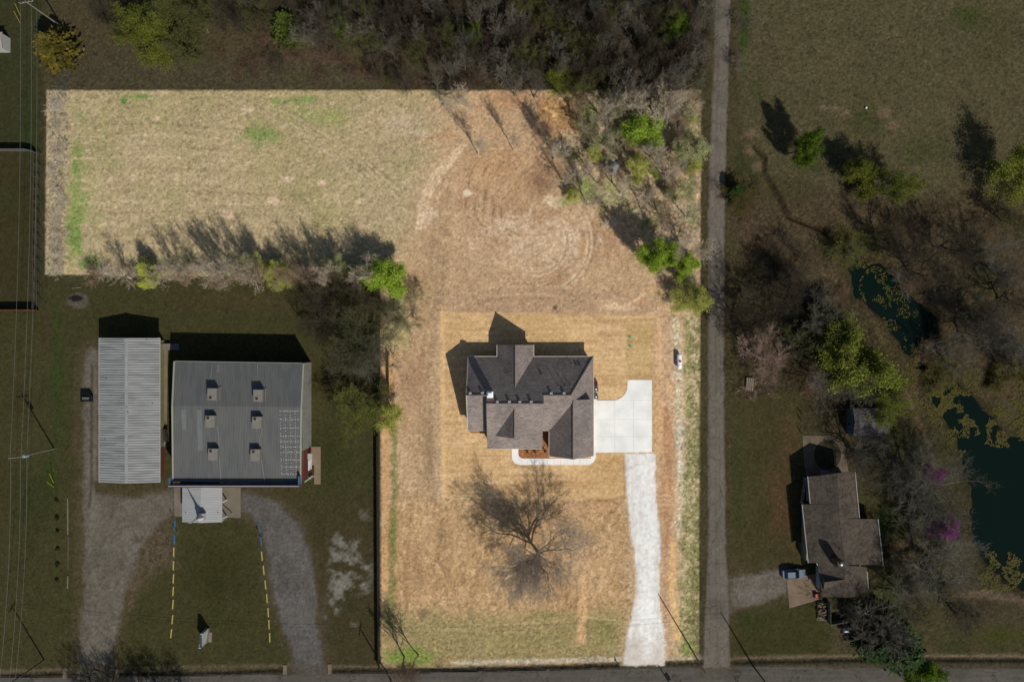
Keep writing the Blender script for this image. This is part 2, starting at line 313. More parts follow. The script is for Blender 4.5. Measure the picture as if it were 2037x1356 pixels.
# bare earth in the middle
dirt = inside([(820, 150), (1080, 170), (1110, 330), (1230, 420), (1290, 560), (1340, 620), (870, 640), (850, 1000), (790, 1000), (770, 800), (800, 560), (840, 400), (930, 290)], 60, 25)
for k in range(16):      # mowing passes swinging round the corner of the field
    line([(400+k*9, 182+k*2), (560+k*10, 215+k*9), (700+k*8, 290+k*13), (790+k*2, 370+k*10)], 2, (198, 178, 142) if k % 2 else (146, 130, 94), .75, 3, 3)
for k in range(12): line([(150, 250+k*22), (330, 246+k*22), (520+k*4, 262+k*21)], 2, (196, 176, 140) if k % 2 else (146, 132, 96), .7, 3, 3)
put(dirt, (182, 152, 117), .85, .42); put(dirt*np.clip((NA-.5)*5, 0, 1), (168, 132, 98), .6); put(dirt*np.clip((NB-.58)*6, 0, 1), (202, 170, 134), .5)
blob(980, 330, 120, 60, (180, 142, 104), .7, 1); blob(1010, 200, 60, 30, (178, 132, 94), .6, 1); blob(870, 215, 80, 30, (184, 160, 128), .5, 1); blob(880, 190, 60, 20, (160, 158, 110), .6, 1); blob(800, 250, 50, 30, (196, 176, 148), .6, 1); blob(870, 270, 60, 14, (178, 134, 98), .6, 1); blob(840, 265, 30, 12, (206, 190, 166), .6, 1)
blob(1090, 340, 60, 45, (144, 114, 88), .9, .9, .6); blob(1075, 370, 25, 22, (124, 98, 76), .7, .8); blob(960, 290, 30, 20, (150, 148, 102), .4, 1)
blob(1080, 480, 120, 65, (204, 176, 146), .8, .9, .8); blob(1020, 450, 60, 40, (212, 188, 158), .6, .8, .9); blob(1130, 470, 50, 50, (206, 182, 154), .6, .8, .9); blob(1100, 400, 25, 12, (214, 192, 162), .7, .6, .8); blob(930, 385, 10, 8, (224, 206, 176), .9, .5); blob(990, 520, 70, 20, (198, 170, 136), .6, 1)
def arc(cx, cy, r, a0, a1, n=24, sy=1): return [(cx+r*math.cos(R(a0+(a1-a0)*i/n)), cy+sy*r*math.sin(R(a0+(a1-a0)*i/n))) for i in range(n+1)]
for k, off in enumerate((0, 7, 15, 22)):
    line([(930-off*.5, 285), (880-off, 350), (850-off*.7, 400), (838-off*.4, 455)], 3.5, (222, 194, 158), .85, 3, 3)
for k in range(9): line([(960+k*10, 300+k*6), (935+k*8, 350+k*6), (925+k*9, 420+k*4), (960+k*10, 470)], 1.6, (198, 168, 130) if k % 2 else (142, 110, 80), .75, 2.5, 3)
for k in range(10): line([(1000+k*14, 300+k*9), (1060+k*9, 250+k*8), (1090+k*5, 240+k*14)], 1.6, (196, 160, 120) if k % 2 else (142, 110, 80), .75, 2.5, 3)
blob(850, 430, 24, 25, (214, 190, 160), .7, .7, .9); blob(845, 400, 18, 30, (200, 172, 138), .6)
for r_ in (60, 68, 104, 112): line(arc(1065, 480, r_, -40, 100), 3.5, (222, 196, 162), .6, 3, 4)
for r_ in (64, 108, 118): line(arc(1065, 480, r_, -40, 110), 3, (146, 116, 88), .45, 3, 4)
# graded lane across the top of the lawn and old wheel lines
area([(890, 585), (950, 572), (1100, 570), (1240, 580), (1300, 600), (1330, 625), (878, 622)], (176, 146, 114), 10, 6, .9, .4)
line([(900, 600), (960, 574), (1080, 568), (1200, 582), (1260, 600)], 3, (200, 172, 136), .6); line([(930, 608), (1000, 592), (1180, 596)], 4, (150, 122, 94), .5); line([(900, 612), (960, 590), (1060, 584), (1200, 600)], 3, (204, 176, 142), .5)
blob(1230, 610, 45, 12, (214, 184, 146), .9, .7); blob(1104, 612, 6, 6, (90, 66, 48), .9, .5, .2); blob(1270, 600, 30, 10, (196, 150, 110), .6)
line([(1245, 610), (1275, 590), (1300, 575)], 4, (222, 196, 160), .8, 3, 2); line([(1290, 625), (1320, 612), (1350, 622)], 5, (216, 186, 148), .7)
for off in (0, 14, 26): line([(868+off, 350), (860+off, 480), (850+off, 600), (838+off*.6, 760), (830+off*.8, 1000)], 6, (150, 124, 94), .45, 6, 6)
for off in (-20, 40): line([(868+off, 350), (856+off, 600), (800+off, 820)], 4, (200, 168, 132), .4, 4, 5)
blob(850, 560, 40, 80, (160, 136, 100), .6, 1); blob(800, 640, 30, 50, (168, 158, 112), .6, 1); blob(815, 760, 35, 90, (156, 124, 96), .7, 1); blob(855, 900, 15, 120, (134, 108, 82), .6, 1)
# yard ground west and south of the house
area([(758, 1000), (880, 990), (1245, 992), (1255, 1230), (1180, 1330), (758, 1330)], (176, 143, 101), 30, 25, .85, .45)
wx = (NA-.5)*60; VS = vn((PX+wx)/6.5, PY/70, 8)*.6+vn((PX+wx)/3.1, PY/40, 9)*.4
reg = inside([(780, 980), (1240, 1000), (1240, 1230), (770, 1230)], 30, 20); put(reg*np.clip((VS-.53)*6, 0, 1), (206, 172, 130), .4); put(reg*np.clip((.43-VS)*6, 0, 1), (152, 120, 86), .35)
put(reg*np.clip((NA-.53)*5, 0, 1), (160, 124, 88), .5); speck(reg, (212, 180, 140), .6, .5)
blob(830, 1130, 18, 60, (140, 112, 86), .6, 1); blob(845, 1220, 16, 16, (124, 100, 78), .8, .6); blob(880, 1060, 40, 40, (150, 120, 90), .5, 1); blob(1140, 1100, 70, 80, (192, 158, 122), .5, 1, .8); blob(1170, 1010, 60, 12, (170, 128, 90), .5); blob(1130, 1010, 120, 10, (206, 168, 128), .6, .8)
area([(760, 1215), (1090, 1225), (1240, 1215), (1240, 1322), (760, 1330)], (140, 132, 88), 40, 20, .7, .5)
blob(815, 1305, 60, 22, (112, 134, 58), .9, .7, .8); blob(1200, 1250, 50, 45, (132, 128, 76), .6, 1, 1.1); blob(1050, 1270, 100, 25, (138, 132, 84), .5, 1); blob(1090, 1225, 60, 14, (128, 130, 72), .6, .9); blob(960, 1290, 60, 20, (160, 146, 104), .6, .9)
line([(960, 1245), (1060, 1238), (1160, 1225), (1235, 1235)], 4, (190, 166, 120), .55, 4, 3); line([(880, 1252), (1000, 1258), (1100, 1248)], 3, (182, 160, 118), .5, 4, 3); line([(770, 1200), (900, 1205), (1000, 1200)], 3, (166, 140, 100), .3)
line([(1158, 1148), (1160, 1200), (1156, 1270)], 17, (206, 168, 122), .85, 6, 5); blob(1155, 1275, 18, 12, (192, 152, 112), .7, .7)
line([(768, 700), (768, 860), (768, 1170)], 14, (196, 154, 110), .9, 5, 4); line([(785, 860), (783, 1000), (776, 1250)], 14, (126, 124, 74), .8, 6, 7); blob(780, 1060, 10, 60, (112, 120, 62), .5)
blob(790, 680, 20, 30, (206, 164, 118), .6); area([(758, 585), (800, 590), (820, 690), (790, 700), (758, 690)], (160, 158, 112), 14, 10, .6, .6)
# straw covered seeding round the house: crisp edges, drawn out east-west
STR = [(878.5, 620.5), (1304, 628), (1305, 755), (1299, 765), (1299, 900), (1245, 905), (1245, 992), (1160, 994), (900, 991), (881, 990)]
sm = np.clip(.5-(sd(STR)+(NC-.5)*3)/2.2, 0, 1); put(sm, (203, 168, 122), 1, .3)
HS = vn(PX/90, PY/4.5, 11)*.55+vn(PX/40, PY/2.6, 12)*.45
put(sm*np.clip((HS-.51)*6, 0, 1), (220, 188, 142), .5); put(sm*np.clip((.45-HS)*6, 0, 1), (172, 136, 92), .45); put(sm*np.clip((NA-.52)*5, 0, 1), (192, 154, 106), .45); put(sm*np.clip((ND-.5)*5, 0, 1), (196, 164, 110), .4)
put(sm*inside([(1245, 640), (1300, 640), (1300, 752), (1245, 752)], 8, 4), (176, 150, 98), .5); put(sm*inside([(1180, 905), (1245, 905), (1245, 985), (1100, 985)], 20, 9), (186, 150, 98), .4)
line([(880, 624), (882, 988)], 9, (224, 188, 134), .6, 4, 2); line([(1243, 905), (1243, 992)], 5, (150, 112, 72), .5, 3, 1); line([(1160, 996), (1244, 990)], 4, (150, 112, 78), .6, 4, 3)
blob(1253, 670, 5, 3, (130, 168, 110), .6, .5); blob(1253, 688, 6, 3, (130, 168, 110), .5, .5)
# east strip of the lot
area([(1304, 620), (1340, 620), (1345, 1000), (1352, 1270), (1318, 1270), (1312, 1000), (1300, 900), (1300, 760)], (192, 160, 126), 8, 5, .95, .4)
line([(1322, 820), (1330, 900), (1326, 1080)], 22, (178, 134, 94), .7, 12, 7); line([(1312, 630), (1313, 900)], 12, (216, 174, 128), .6, 5, 3); line([(1306, 780), (1306, 1010)], 6, (206, 166, 116), .6, 3, 2); blob(1330, 770, 14, 20, (216, 178, 132), .6)
line([(1345, 640), (1350, 720), (1353, 850), (1356, 980), (1348, 1060)], 16, (206, 190, 158), .8, 8, 9, .7); line([(1355, 830), (1352, 940)], 8, (214, 206, 196), .6, 5, 5)
area([(1362, 600), (1395, 600), (1395, 1325), (1355, 1325), (1355, 1250), (1352, 1100), (1362, 1000), (1366, 850)], (140, 136, 90), 12, 14, .9, .75); speck(inside([(1355, 600), (1395, 600), (1395, 1320), (1350, 1320)]), (184, 166, 128), .5, .8)
line([(1338, 1080), (1337, 1160), (1342, 1230), (1348, 1265)], 14, (216, 178, 124), .9, 5, 4); line([(1322, 1090), (1324, 1240)], 14, (186, 148, 112), .5, 8, 5)
for r_ in (26, 34): line(arc(1318, 1018, r_, -90, 60), 2, (222, 188, 150), .6, 2, 1)
for y in (1003, 1016, 1030): line([(1308, y), (1336, y)], 2, (222, 186, 146), .5, 2, 2)
for x in (1318, 1326, 1334): line([(x, 1080), (x-6, 1150), (x-2, 1240)], 1.6, (160, 120, 84), .3, 2, 2)
blob(1370, 1290, 25, 25, (110, 126, 56), .7, .7); line([(1318, 1250), (1322, 1318)], 10, (216, 206, 192), .7, 5, 6)
# brushy north-east corner of the lot
ne = inside([(1060, 170), (1395, 170), (1395, 600), (1350, 600), (1280, 470), (1230, 440), (1160, 400), (1100, 260)], 40, 30)
put(ne, (172, 150, 118), .9, .7); put(ne*np.clip((NA-.53)*6, 0, 1), (120, 136, 72), .75); put(ne*np.clip((NB-.56)*6, 0, 1), (176, 160, 132), .6); put(ne*np.clip((.42-NB)*6, 0, 1), (104, 88, 68), .6)
area([(1200, 178), (1395, 178), (1395, 260), (1240, 240)], (96, 82, 68), 30, 25, .7, .8); area([(1060, 185), (1160, 190), (1150, 250), (1090, 290)], (164, 120, 76), 20, 16, .7, .6)
for x, y in ((1085, 216), (1098, 222), (1105, 229), (1122, 207), (1135, 213), (1112, 210)): blob(x, y, 6, 4, (214, 170, 116), .9, .5)
blob(1225, 330, 14, 16, (200, 196, 190), .8, .7); blob(1380, 480, 16, 16, (196, 170, 140), .8, .7); blob(1380, 430, 14, 40, (112, 126, 70), .7); blob(1130, 400, 30, 14, (110, 130, 60), .6, .8); blob(1160, 370, 16, 22, (120, 140, 66), .6); blob(1210, 445, 20, 12, (190, 170, 150), .6)
area([(1270, 585), (1350, 590), (1395, 640), (1395, 600), (1350, 540), (1300, 560)], (176, 140, 104), 12, 10, .6)
CL, TL = C, T
C = C0*(1-lot[..., None])+CL*lot[..., None]; T = T0*(1-lot)+TL*lot  # painted dimming stays outside the lot, undimmed colours inside
# bottom lip: gravel shoulder, ditch
line([(-100, 1337), (130, 1330), (370, 1326), (570, 1322), (760, 1326), (1240, 1316)], 5, (104, 92, 74), .7, 5, 4)
line([(900, 1318), (1240, 1311)], 9, (214, 198, 172), .8, 4, 4); line([(1322, 1312), (1392, 1308)], 9, (206, 186, 158), .7, 5, 6); line([(1455, 1309), (1640, 1305), (1900, 1304), (2150, 1306)], 8, (104, 90, 72), .8, 5, 4)
DITCH = [[(-300, 1345), (0, 1343), (125, 1338)], [(232, 1340), (400, 1337), (562, 1331)], [(660, 1332), (900, 1331), (1100, 1326), (1228, 1321)], [(1325, 1318), (1394, 1316)], [(1458, 1316), (1700, 1311), (2400, 1312)]]
dm = np.zeros_like(PX)
for dl in DITCH: dm = np.maximum(dm, np.clip(1-ld(dl)/6.5, 0, 1))
put(np.clip(dm*1.4, 0, 1), (46, 44, 30), .8, .9); Z -= dm*.5

STRUCT = {}
def lane(name, P, c, soft, ragged, tuft, edge=None, extra=None):
    d = sd(P)
    if edge: put(msk(d-14, 26, 16), edge, .6)
    m = msk(d, soft, ragged); put(m, c, 1, tuft)
    if extra: extra(m)
    STRUCT[name] = m > .35
    return m
def gv(m):
    put(m*np.clip((NA-.5)*4, 0, 1), (86, 80, 70), .7); put(m*np.clip((NB-.55)*5, 0, 1), (112, 107, 98), .5); put(m*np.clip((.42-NB)*5, 0, 1), (82, 74, 62), .5)
lane('gravel_yard', [(178, 955), (200, 985), (240, 990), (300, 985), (348, 975), (348, 1010), (300, 1060), (278, 1100), (250, 1180), (240, 1240), (225, 1290), (222, 1345), (158, 1345), (160, 1260), (170, 1180), (168, 1060), (165, 960), (168, 720), (182, 690), (196, 700), (196, 955)], (99, 93, 82), 10, 9, .4, (84, 72, 56), gv)  # gravel and roads outside the lot: dimming painted into the tones
def gv2(m): put(m*np.clip((NA-.5)*4, 0, 1), (76, 72, 66), .7); put(m*np.clip((NB-.55)*5, 0, 1), (104, 100, 94), .5)
lane('gravel_drive', [(479, 978), (520, 985), (560, 1005), (595, 1050), (618, 1100), (628, 1170), (628, 1240), (640, 1300), (648, 1345), (586, 1345), (585, 1300), (562, 1240), (545, 1180), (535, 1110), (520, 1050), (500, 1020), (479, 1015)], (91, 88, 83), 8, 7, .4, (80, 70, 56), gv2)
for P in ([(280, 1080), (345, 1040), (345, 1120), (300, 1140), (250, 1220)],): area(P, (88, 76, 62), 30, 20, .7, .7)
m_ = inside([(655, 1060), (710, 1060), (745, 1120), (735, 1180), (690, 1180), (665, 1230), (645, 1225), (655, 1150)], 14, 18); put(m_*np.clip((NB-.42)*6, 0, 1), (118, 114, 104), .9)
blob(728, 1022, 14, 14, (100, 96, 84), .7, .7, .9); blob(705, 1242, 12, 8, (104, 98, 88), .7); blob(155, 598, 24, 18, (84, 76, 66), .95, .25, .12); blob(152, 594, 14, 7, (44, 42, 38), .8, .6)
line([(150, 700), (150, 900)], 6, (80, 68, 52), .4, 6, 5)
def rut(m): put(m*np.clip(1-ld([(183, 730), (182, 960), (178, 1010)])/4, 0, 1), (62, 50, 38), .8)
rut(np.ones_like(PX))
nb = lane('neighbour_gravel', [(1444, 1150), (1480, 1145), (1566, 1128), (1566, 1180), (1530, 1190), (1500, 1205), (1470, 1205), (1446, 1225)], (104, 98, 88), 9, 7, .4, (78, 66, 52), gv)
ROADY = [(-2700, 1390), (-300, 1352), (0, 1346), (356, 1343), (680, 1339), (1000, 1333), (1300, 1327), (1450, 1324), (2037, 1328), (2400, 1331), (4700, 1350)]
def worn(m): put(m*np.clip((NA-.5)*4, 0, 1), (74, 71, 66), .6); put(m*np.clip((vn(PX/70, PY/4, 16)-.5)*4, 0, 1), (94, 90, 82), .5)
lane('road', ROADY+[(4700, 1422), (2037, 1400), (1300, 1402), (680, 1414), (0, 1421), (-2700, 1470)], (84, 80, 72), 2.5, 2, .2, (72, 64, 50), worn)
LN = [(1428, -2600), (1462, -2600), (1453, 0), (1447, 200), (1441, 420), (1440, 800), (1443, 1100), (1448, 1180), (1452, 1328), (1398, 1328), (1405, 1180), (1409, 1100), (1409, 800), (1409, 420), (1417, 180), (1423, 0)]
def wear(m):
    put(m*np.clip((NA-.5)*5, 0, 1), (90, 84, 76), .7); put(m*np.clip((NB-.55)*5, 0, 1), (116, 108, 97), .5); put(m*np.clip(1-ld([(1430, -100), (1424, 420), (1424, 1100), (1427, 1328)])/3, 0, 1), (84, 76, 66), .5); put(m*np.clip((vn(PY/34, PX*0, 15)-.55)*8, 0, 1), (112, 104, 94), .4)
lane('side_road', LN, (103, 96, 86), 3, 2.6, .2, (70, 60, 42), wear)
def chalk(m):
    put(m*np.clip((NB-.53)*6, 0, 1), (208, 200, 188), .6); put(m*np.clip((vn(PX/3.5, PY/60, 17)-.55)*6, 0, 1), (212, 205, 194), .6); put(m*np.clip((.42-NC)*6, 0, 1), (200, 192, 180), .5); put(m*inside([(1230, 1270), (1330, 1270), (1330, 1330), (1230, 1330)], 30, 10), (206, 194, 180), .8); put(m*np.clip(1-ld([(1280, 905), (1292, 1010), (1288, 1300)])/20, 0, 1), (240, 238, 232), .6)
lane('white_gravel_drive', [(1243, 901), (1246, 950), (1248, 1000), (1255, 1060), (1262, 1100), (1265, 1150), (1263, 1200), (1256, 1230), (1246, 1270), (1240, 1322), (1320, 1322), (1321, 1280), (1318, 1240), (1312, 1200), (1311, 1150), (1314, 1100), (1313, 1060), (1306, 1000), (1304, 950), (1302, 901)], (229, 226, 218), 4, 3.5, .16, None, chalk)
# pond and creek: hollows in the ground
POND = [(1905, 835), (1955, 830), (1990, 868), (2037, 872), (2600, 860), (2600, 1190), (2037, 1168), (1995, 1150), (1955, 1105), (1935, 1050), (1938, 980), (1915, 910)]
CREEK = [(1700, 530), (1745, 535), (1800, 590), (1855, 640), (1862, 680), (1835, 705), (1808, 690), (1760, 620), (1712, 580)]
NECK = [(1820, 700), (1862, 690), (1900, 760), (1990, 850), (1900, 860), (1850, 790)]
pd = np.minimum(np.minimum(sd(POND), sd(CREEK)-8), sd(NECK)+1)+(NB-.5)*14
put(np.clip(1-(pd-4)/22, 0, 1), (48, 42, 28), .8, .7); Z -= np.clip(.45-pd/14, 0, 1)*1.4
gul = ld([(1500, 290), (1520, 312), (1520, 340), (1545, 385), (1570, 430), (1630, 455), (1700, 500), (1725, 545)]); Z -= np.clip(1-gul/7, 0, 1)*.9; put(np.clip(1-gul/8, 0, 1), (44, 35, 24), .8, .9)
PDM = pd
fl = sum((STRUCT[k].astype(float) for k in STRUCT)); Z = np.where((fl > 0), 0, Z)
keep = (np.abs(XX) < 108) & (np.abs(YY) < 74)
WN = rng.randn(H_, W_); WN2 = (WN+np.roll(WN, 1, 0)+np.roll(WN, 1, 1))/1.73
grain = .10*WN+.08*WN2
fine_ = np.clip((115-np.abs(XX))/6, 0, 1)*np.clip((82-np.abs(YY))/6, 0, 1)
C *= np.clip(1+fine_*(NC-.5)*.25+fine_*grain*np.clip(T*2.1, .2, 1.7), .45, 1.7)[..., None]
fk = rng.rand(H_, W_); rough = np.clip((T-.2)*3, 0, 1)
C *= (1-.38*((fk < .022)*rough*fine_))[..., None]; C = np.clip(C*(1+.45*((fk > .982)*rough*fine_))[..., None], 0, .8)

def grid_object(name, sel, dz, m, kind='structure'):
    """cells of the ground grid whose four corners are selected"""
    if sel is None: fs = np.ones((H_-1, W_-1), bool)
    else: fs = sel[:-1, :-1] & sel[1:, :-1] & sel[:-1, 1:] & sel[1:, 1:]
    idx = np.arange(H_*W_).reshape(H_, W_); q = np.stack([idx[:-1, :-1], idx[:-1, 1:], idx[1:, 1:], idx[1:, :-1]], -1)[fs]
    u, inv = np.unique(q, return_inverse=True); inv = inv.reshape(-1)
    v = np.stack([XX.ravel()[u], YY.ravel()[u], Z.ravel()[u]+dz], -1)
    me = bpy.data.meshes.new(name); me.vertices.add(len(u)); me.vertices.foreach_set('co', v.ravel())
    me.loops.add(len(inv)); me.loops.foreach_set('vertex_index', inv.astype(np.int32)); me.polygons.add(len(q))
    me.polygons.foreach_set('loop_start', np.arange(0, len(inv), 4, dtype=np.int32)); me.polygons.foreach_set('loop_total', np.full(len(q), 4, dtype=np.int32))
    a = me.color_attributes.new('cover', 'FLOAT_COLOR', 'POINT'); cc = np.ones((len(u), 4)); cc[:, :3] = C.reshape(-1, 3)[u]; a.data.foreach_set('color', cc.ravel())
    t = me.attributes.new('tuft', 'FLOAT', 'POINT'); t.data.foreach_set('value', T.ravel()[u])
    me.update(calc_edges=True); me.validate(); me.materials.append(m)
    me.polygons.foreach_set('use_smooth', [True]*len(me.polygons))
    o = bpy.data.objects.new(name, me); COL.objects.link(o); o['kind'] = kind; return o
GM = groundmat('land_cover'); GV = groundmat('gravel', .8, 3.0)
grid_object('ground', None, 0, GM)
def crackmat(name, sx, sy):
    m = groundmat(name, .6, 3.0); nt = m.node_tree; L = nt.links; b = nt.nodes['Principled BSDF']; src = b.inputs['Base Color'].links[0].from_socket
    tc = N(nt, 'ShaderNodeTexCoord'); mp = N(nt, 'ShaderNodeMapping'); mp.inputs['Scale'].default_value = (sx, sy, 1); L.new(tc.outputs['Object'], mp.inputs[0])
    no = N(nt, 'ShaderNodeTexNoise'); no.inputs['Scale'].default_value = .9; no.inputs['Detail'].default_value = 5; L.new(tc.outputs['Object'], no.inputs['Vector'])
    ad = N(nt, 'ShaderNodeVectorMath', operation='MULTIPLY_ADD'); L.new(no.outputs['Color'], ad.inputs[0]); ad.inputs[1].default_value = (.6, .6, 0); L.new(mp.outputs[0], ad.inputs[2])
    vo = N(nt, 'ShaderNodeTexVoronoi', feature='DISTANCE_TO_EDGE'); vo.inputs['Scale'].default_value = 1; vo.inputs['Randomness'].default_value = .45; L.new(ad.outputs[0], vo.inputs['Vector'])
    mr = N(nt, 'ShaderNodeMapRange'); mr.inputs['From Min'].default_value = .006; mr.inputs['From Max'].default_value = .025; mr.inputs['To Min'].default_value = .55; L.new(vo.outputs['Distance'], mr.inputs['Value'])
    n3 = N(nt, 'ShaderNodeTexNoise'); n3.inputs['Scale'].default_value = .25; L.new(tc.outputs['Object'], n3.inputs['Vector'])
    m3 = N(nt, 'ShaderNodeMapRange'); m3.inputs['From Min'].default_value = .6; m3.inputs['From Max'].default_value = .75; L.new(n3.outputs['Fac'], m3.inputs['Value'])
    mxx = N(nt, 'ShaderNodeMix'); L.new(m3.outputs[0], mxx.inputs['Factor']); L.new(mr.outputs[0], mxx.inputs['A']); mxx.inputs['B'].default_value = 1
    vm = N(nt, 'ShaderNodeVectorMath', operation='SCALE'); L.new(src, vm.inputs[0]); L.new(mxx.outputs['Result'], vm.inputs['Scale']); L.new(vm.outputs[0], b.inputs['Base Color'])
    return m
RM = crackmat('old_concrete_road', .52, .24); RA = crackmat('worn_asphalt', .08, .3)
for k, s in STRUCT.items(): grid_object(k, s, .02+.005*list(STRUCT).index(k), {'road': RA, 'side_road': RM}.get(k, GV))
# the water
wm, wnt, wb = newmat('pond_water'); wb.inputs['Roughness'].default_value = .12; wb.inputs['Specular IOR Level'].default_value = .08
tc = N(wnt, 'ShaderNodeTexCoord'); no = N(wnt, 'ShaderNodeTexNoise'); no.inputs['Scale'].default_value = .05; no.inputs['Detail'].default_value = 3; wnt.links.new(tc.outputs['Object'], no.inputs['Vector'])
mx = N(wnt, 'ShaderNodeMix', data_type='RGBA'); wnt.links.new(no.outputs['Fac'], mx.inputs['Factor']); setc(mx.inputs['A'], np.array((.0015, .007, .006))); setc(mx.inputs['B'], np.array((.004, .009, .005))); wnt.links.new(mx.outputs['Result'], wb.inputs['Base Color'])
MB().poly([W(1670, 490)[:2]+(-.3,), W(1670, 1230)[:2]+(-.3,), W(2700, 1230)[:2]+(-.3,), W(2700, 490)[:2]+(-.3,)]).build('pond_water', wm, kind='structure')
def gz(x, y):
    i = int(np.clip(np.searchsorted(GX, x), 1, W_-1)); j = int(np.clip(np.searchsorted(GY, y), 1, H_-1))
    return float(min(Z[j, i], Z[j-1, i-1], Z[j, i-1], Z[j-1, i]))
# ---------------------------------------------------------------- concrete laid round the new house
def concrete(name, rgb, joint=3.0, var=.06):
    m = mat(name, rgb, .9, var, .35, spec=.15, detail=12); return m
CW = concrete('new_concrete', (238, 236, 229), var=.1); CO = concrete('old_concrete', (112, 104, 90), var=.2)
def flat(name, P, m, z0=-.05, z1=.06): return MB().prism([W(x, y)[:2] for x, y in P], z0, z1).build(name, m, kind='structure')
cv = arc(1219, 766.8, 29, 90, 0, 14)
flat('driveway', [(1181, 755.3), (1187, 755.3), (1187, 795.8)]+cv+[(1248, 755.3), (1296.6, 755.3), (1296.6, 898.4), (1181, 899.7)], CW, z1=.07)
o1 = [(1018, 889)]+arc(1035, 907, 17, 180, 90, 10)+arc(1168, 907, 17, 90, 0, 10)+[(1185, 899.9)]
i1 = [(1176, 899.9), (1174, 912)]+[(1045, 912)]+arc(1041, 902, 10, 90, 180, 8)+[(1031, 889)]
flat('front_walk', o1+[(1175.5, 899.9), (1175.5, 911.5)]+[(1045, 911.5)]+arc(1041, 901.5, 10, 90, 180, 8)+[(1031, 889)], CW, z1=.06)
# saw-cut joints are thin recessed dark strips
JM = mat('joint_line', (176, 172, 164), .9, .1, 2)
jb = MB()
for y in (795.8, 834, 868): 
    a, b = W(1187, y), W(1296.4, y); jb.box(a[0], b[0], a[1]-.02, a[1]+.02, .071, .074)
for x in (1223, 1260):
    a, b = W(x, 797), W(x, 898); jb.box(a[0]-.02, a[0]+.02, b[1], a[1], .071, .0735)
for x in range(1050, 1175, 13):
    a, b = W(x, 912.5), W(x, 923.5); jb.box(a[0]-.02, a[0]+.02, b[1], a[1], .061, .064)
jb.build('driveway_joints', JM, kind='structure')
MU = mat('mulch', (166, 112, 68), 1, .45, 3.5, bump=1, bscale=6, rgb2=(110, 74, 48))
flat('mulch_bed', [(1031.5, 880), (1092, 850), (1092, 911.2), (1045, 911.2)]+arc(1041, 901.5, 9.6, 90, 180, 8), MU, z1=.03)
MB().prism([W(x, y)[:2] for x, y in [(931, 850), (970, 850), (970, 858), (964, 860), (940, 861), (932, 858)]], -.05, .045).build('mulch_bed', MU, kind='structure')

SH = shingle('brown_shingles', (146, 135, 127), (102, 94, 90))
BR = mat('tan_brick', (170, 140, 115), .95, .3, 8); SID = mat('light_siding', (196, 190, 178), .8, .1, 2); GUT = mat('pale_metal_trim', (196, 190, 172), .4, .05, 2)
WHT = mat('white_paint', (232, 234, 236), .5, .05, 2); BLK = mat('black_metal', (30, 30, 32), .6, .2, 4); GAL = mat('galvanised_metal', (170, 172, 172), .35, .15, 3, metal=.6)
# ---------------------------------------------------------------- the new house
hs = thing('brick_house', 'new brick house with brown shingled hips and gables beside the white driveway', 'house', (3.5, -11, 0))
rf = MB()
t1 = .75
S = rf.slab
S([(-8.55, -3.08, 3), (15.8, -3.08, 3), (11.03, -10.2, 8.34), (5.9, -10.2, 8.34), (5.9, -11.67, 9.44), (-4.8, -11.67, 9.44), (-4.8, -10.2, 8.34), (-8.55, -10.2, 8.34)])
S([(-8.55, -10.2, 8.34), (-4.8, -10.2, 8.34), (-4.8, -17.35, 3.15), (-8.55, -17.35, 3.15)])
S([(-4.8, -11.67, 9.44), (5.9, -11.67, 9.44), (5.9, -20.9, 3.05), (-4.8, -20.9, 3.05)])
S([(5.9, -10.2, 8.34), (11.03, -10.2, 8.34), (11.55, -10.98, 7.77), (11.55, -17.35, 3.13), (5.9, -17.35, 3.13)])
S([(15.8, -3.08, 3), (15.8, -11.6, 3), (11.55, -11.6, 7.76), (11.55, -10.98, 7.76), (11.03, -10.2, 8.34)])
S([(11.55, -10.6, 7.27), (11.55, -22.4, 7.27), (7.27, -22.4, 3), (7.27, -10.6, 3)])
S([(11.55, -11.2, 7.28), (15.8, -11.2, 3.01), (15.8, -22.4, 3.01), (11.55, -22.4, 7.28)])
# shed dormer on the garage
S([(11.5, -11.15, 7.42), (15.15, -11.15, 6.15), (15.15, -18.4, 6.15), (11.5, -18.4, 7.42)])
# north wing and south gable
S([(.64, -.77, 7.15), (.64, -9.2, 7.15), (-2.88, -9.2, 3.05), (-2.88, -.77, 3.05)]); S([(.64, -.77, 7.15), (4.17, -.77, 3.05), (4.17, -9.2, 3.05), (.64, -9.2, 7.15)])
S([(.46, -12.5, 8.8), (-3.25, -18.25, 4.9), (.46, -18.25, 8.8)]) ; S([(.46, -12.5, 8.8), (.46, -18.25, 8.8), (4.17, -18.25, 4.9)])
roof = rf.build('roof', SH, hs)
gt = MB()
for a, b in (((-8.55, -3.0, 2.95), (-2.95, -3.0, 2.95)), ((4.25, -3.0, 2.95), (15.8, -3.0, 2.95)), ((15.9, -3.0, 2.95), (15.9, -22.4, 2.95)), ((-8.55, -17.43, 3.05), (-4.9, -17.43, 3.05)), ((-4.8, -20.98, 2.98), (5.9, -20.98, 2.98)), ((7.2, -17.5, 2.93), (7.2, -22.4, 2.93)), ((-2.95, -.77, 3), (-2.95, -3.0, 3)), ((4.24, -.77, 3), (4.24, -3.0, 3)), ((-8.6, -3.08, 3.0), (-8.6, -10.2, 8.3)), ((-8.6, -10.2, 8.3), (-8.6, -17.35, 3.1)), ((5.93, -17.43, 3.05), (7.1, -17.43, 3.05))): gt.cyl(a, b, .075, n=6)
gt.build('gutter', GUT, hs)
rc = MB()
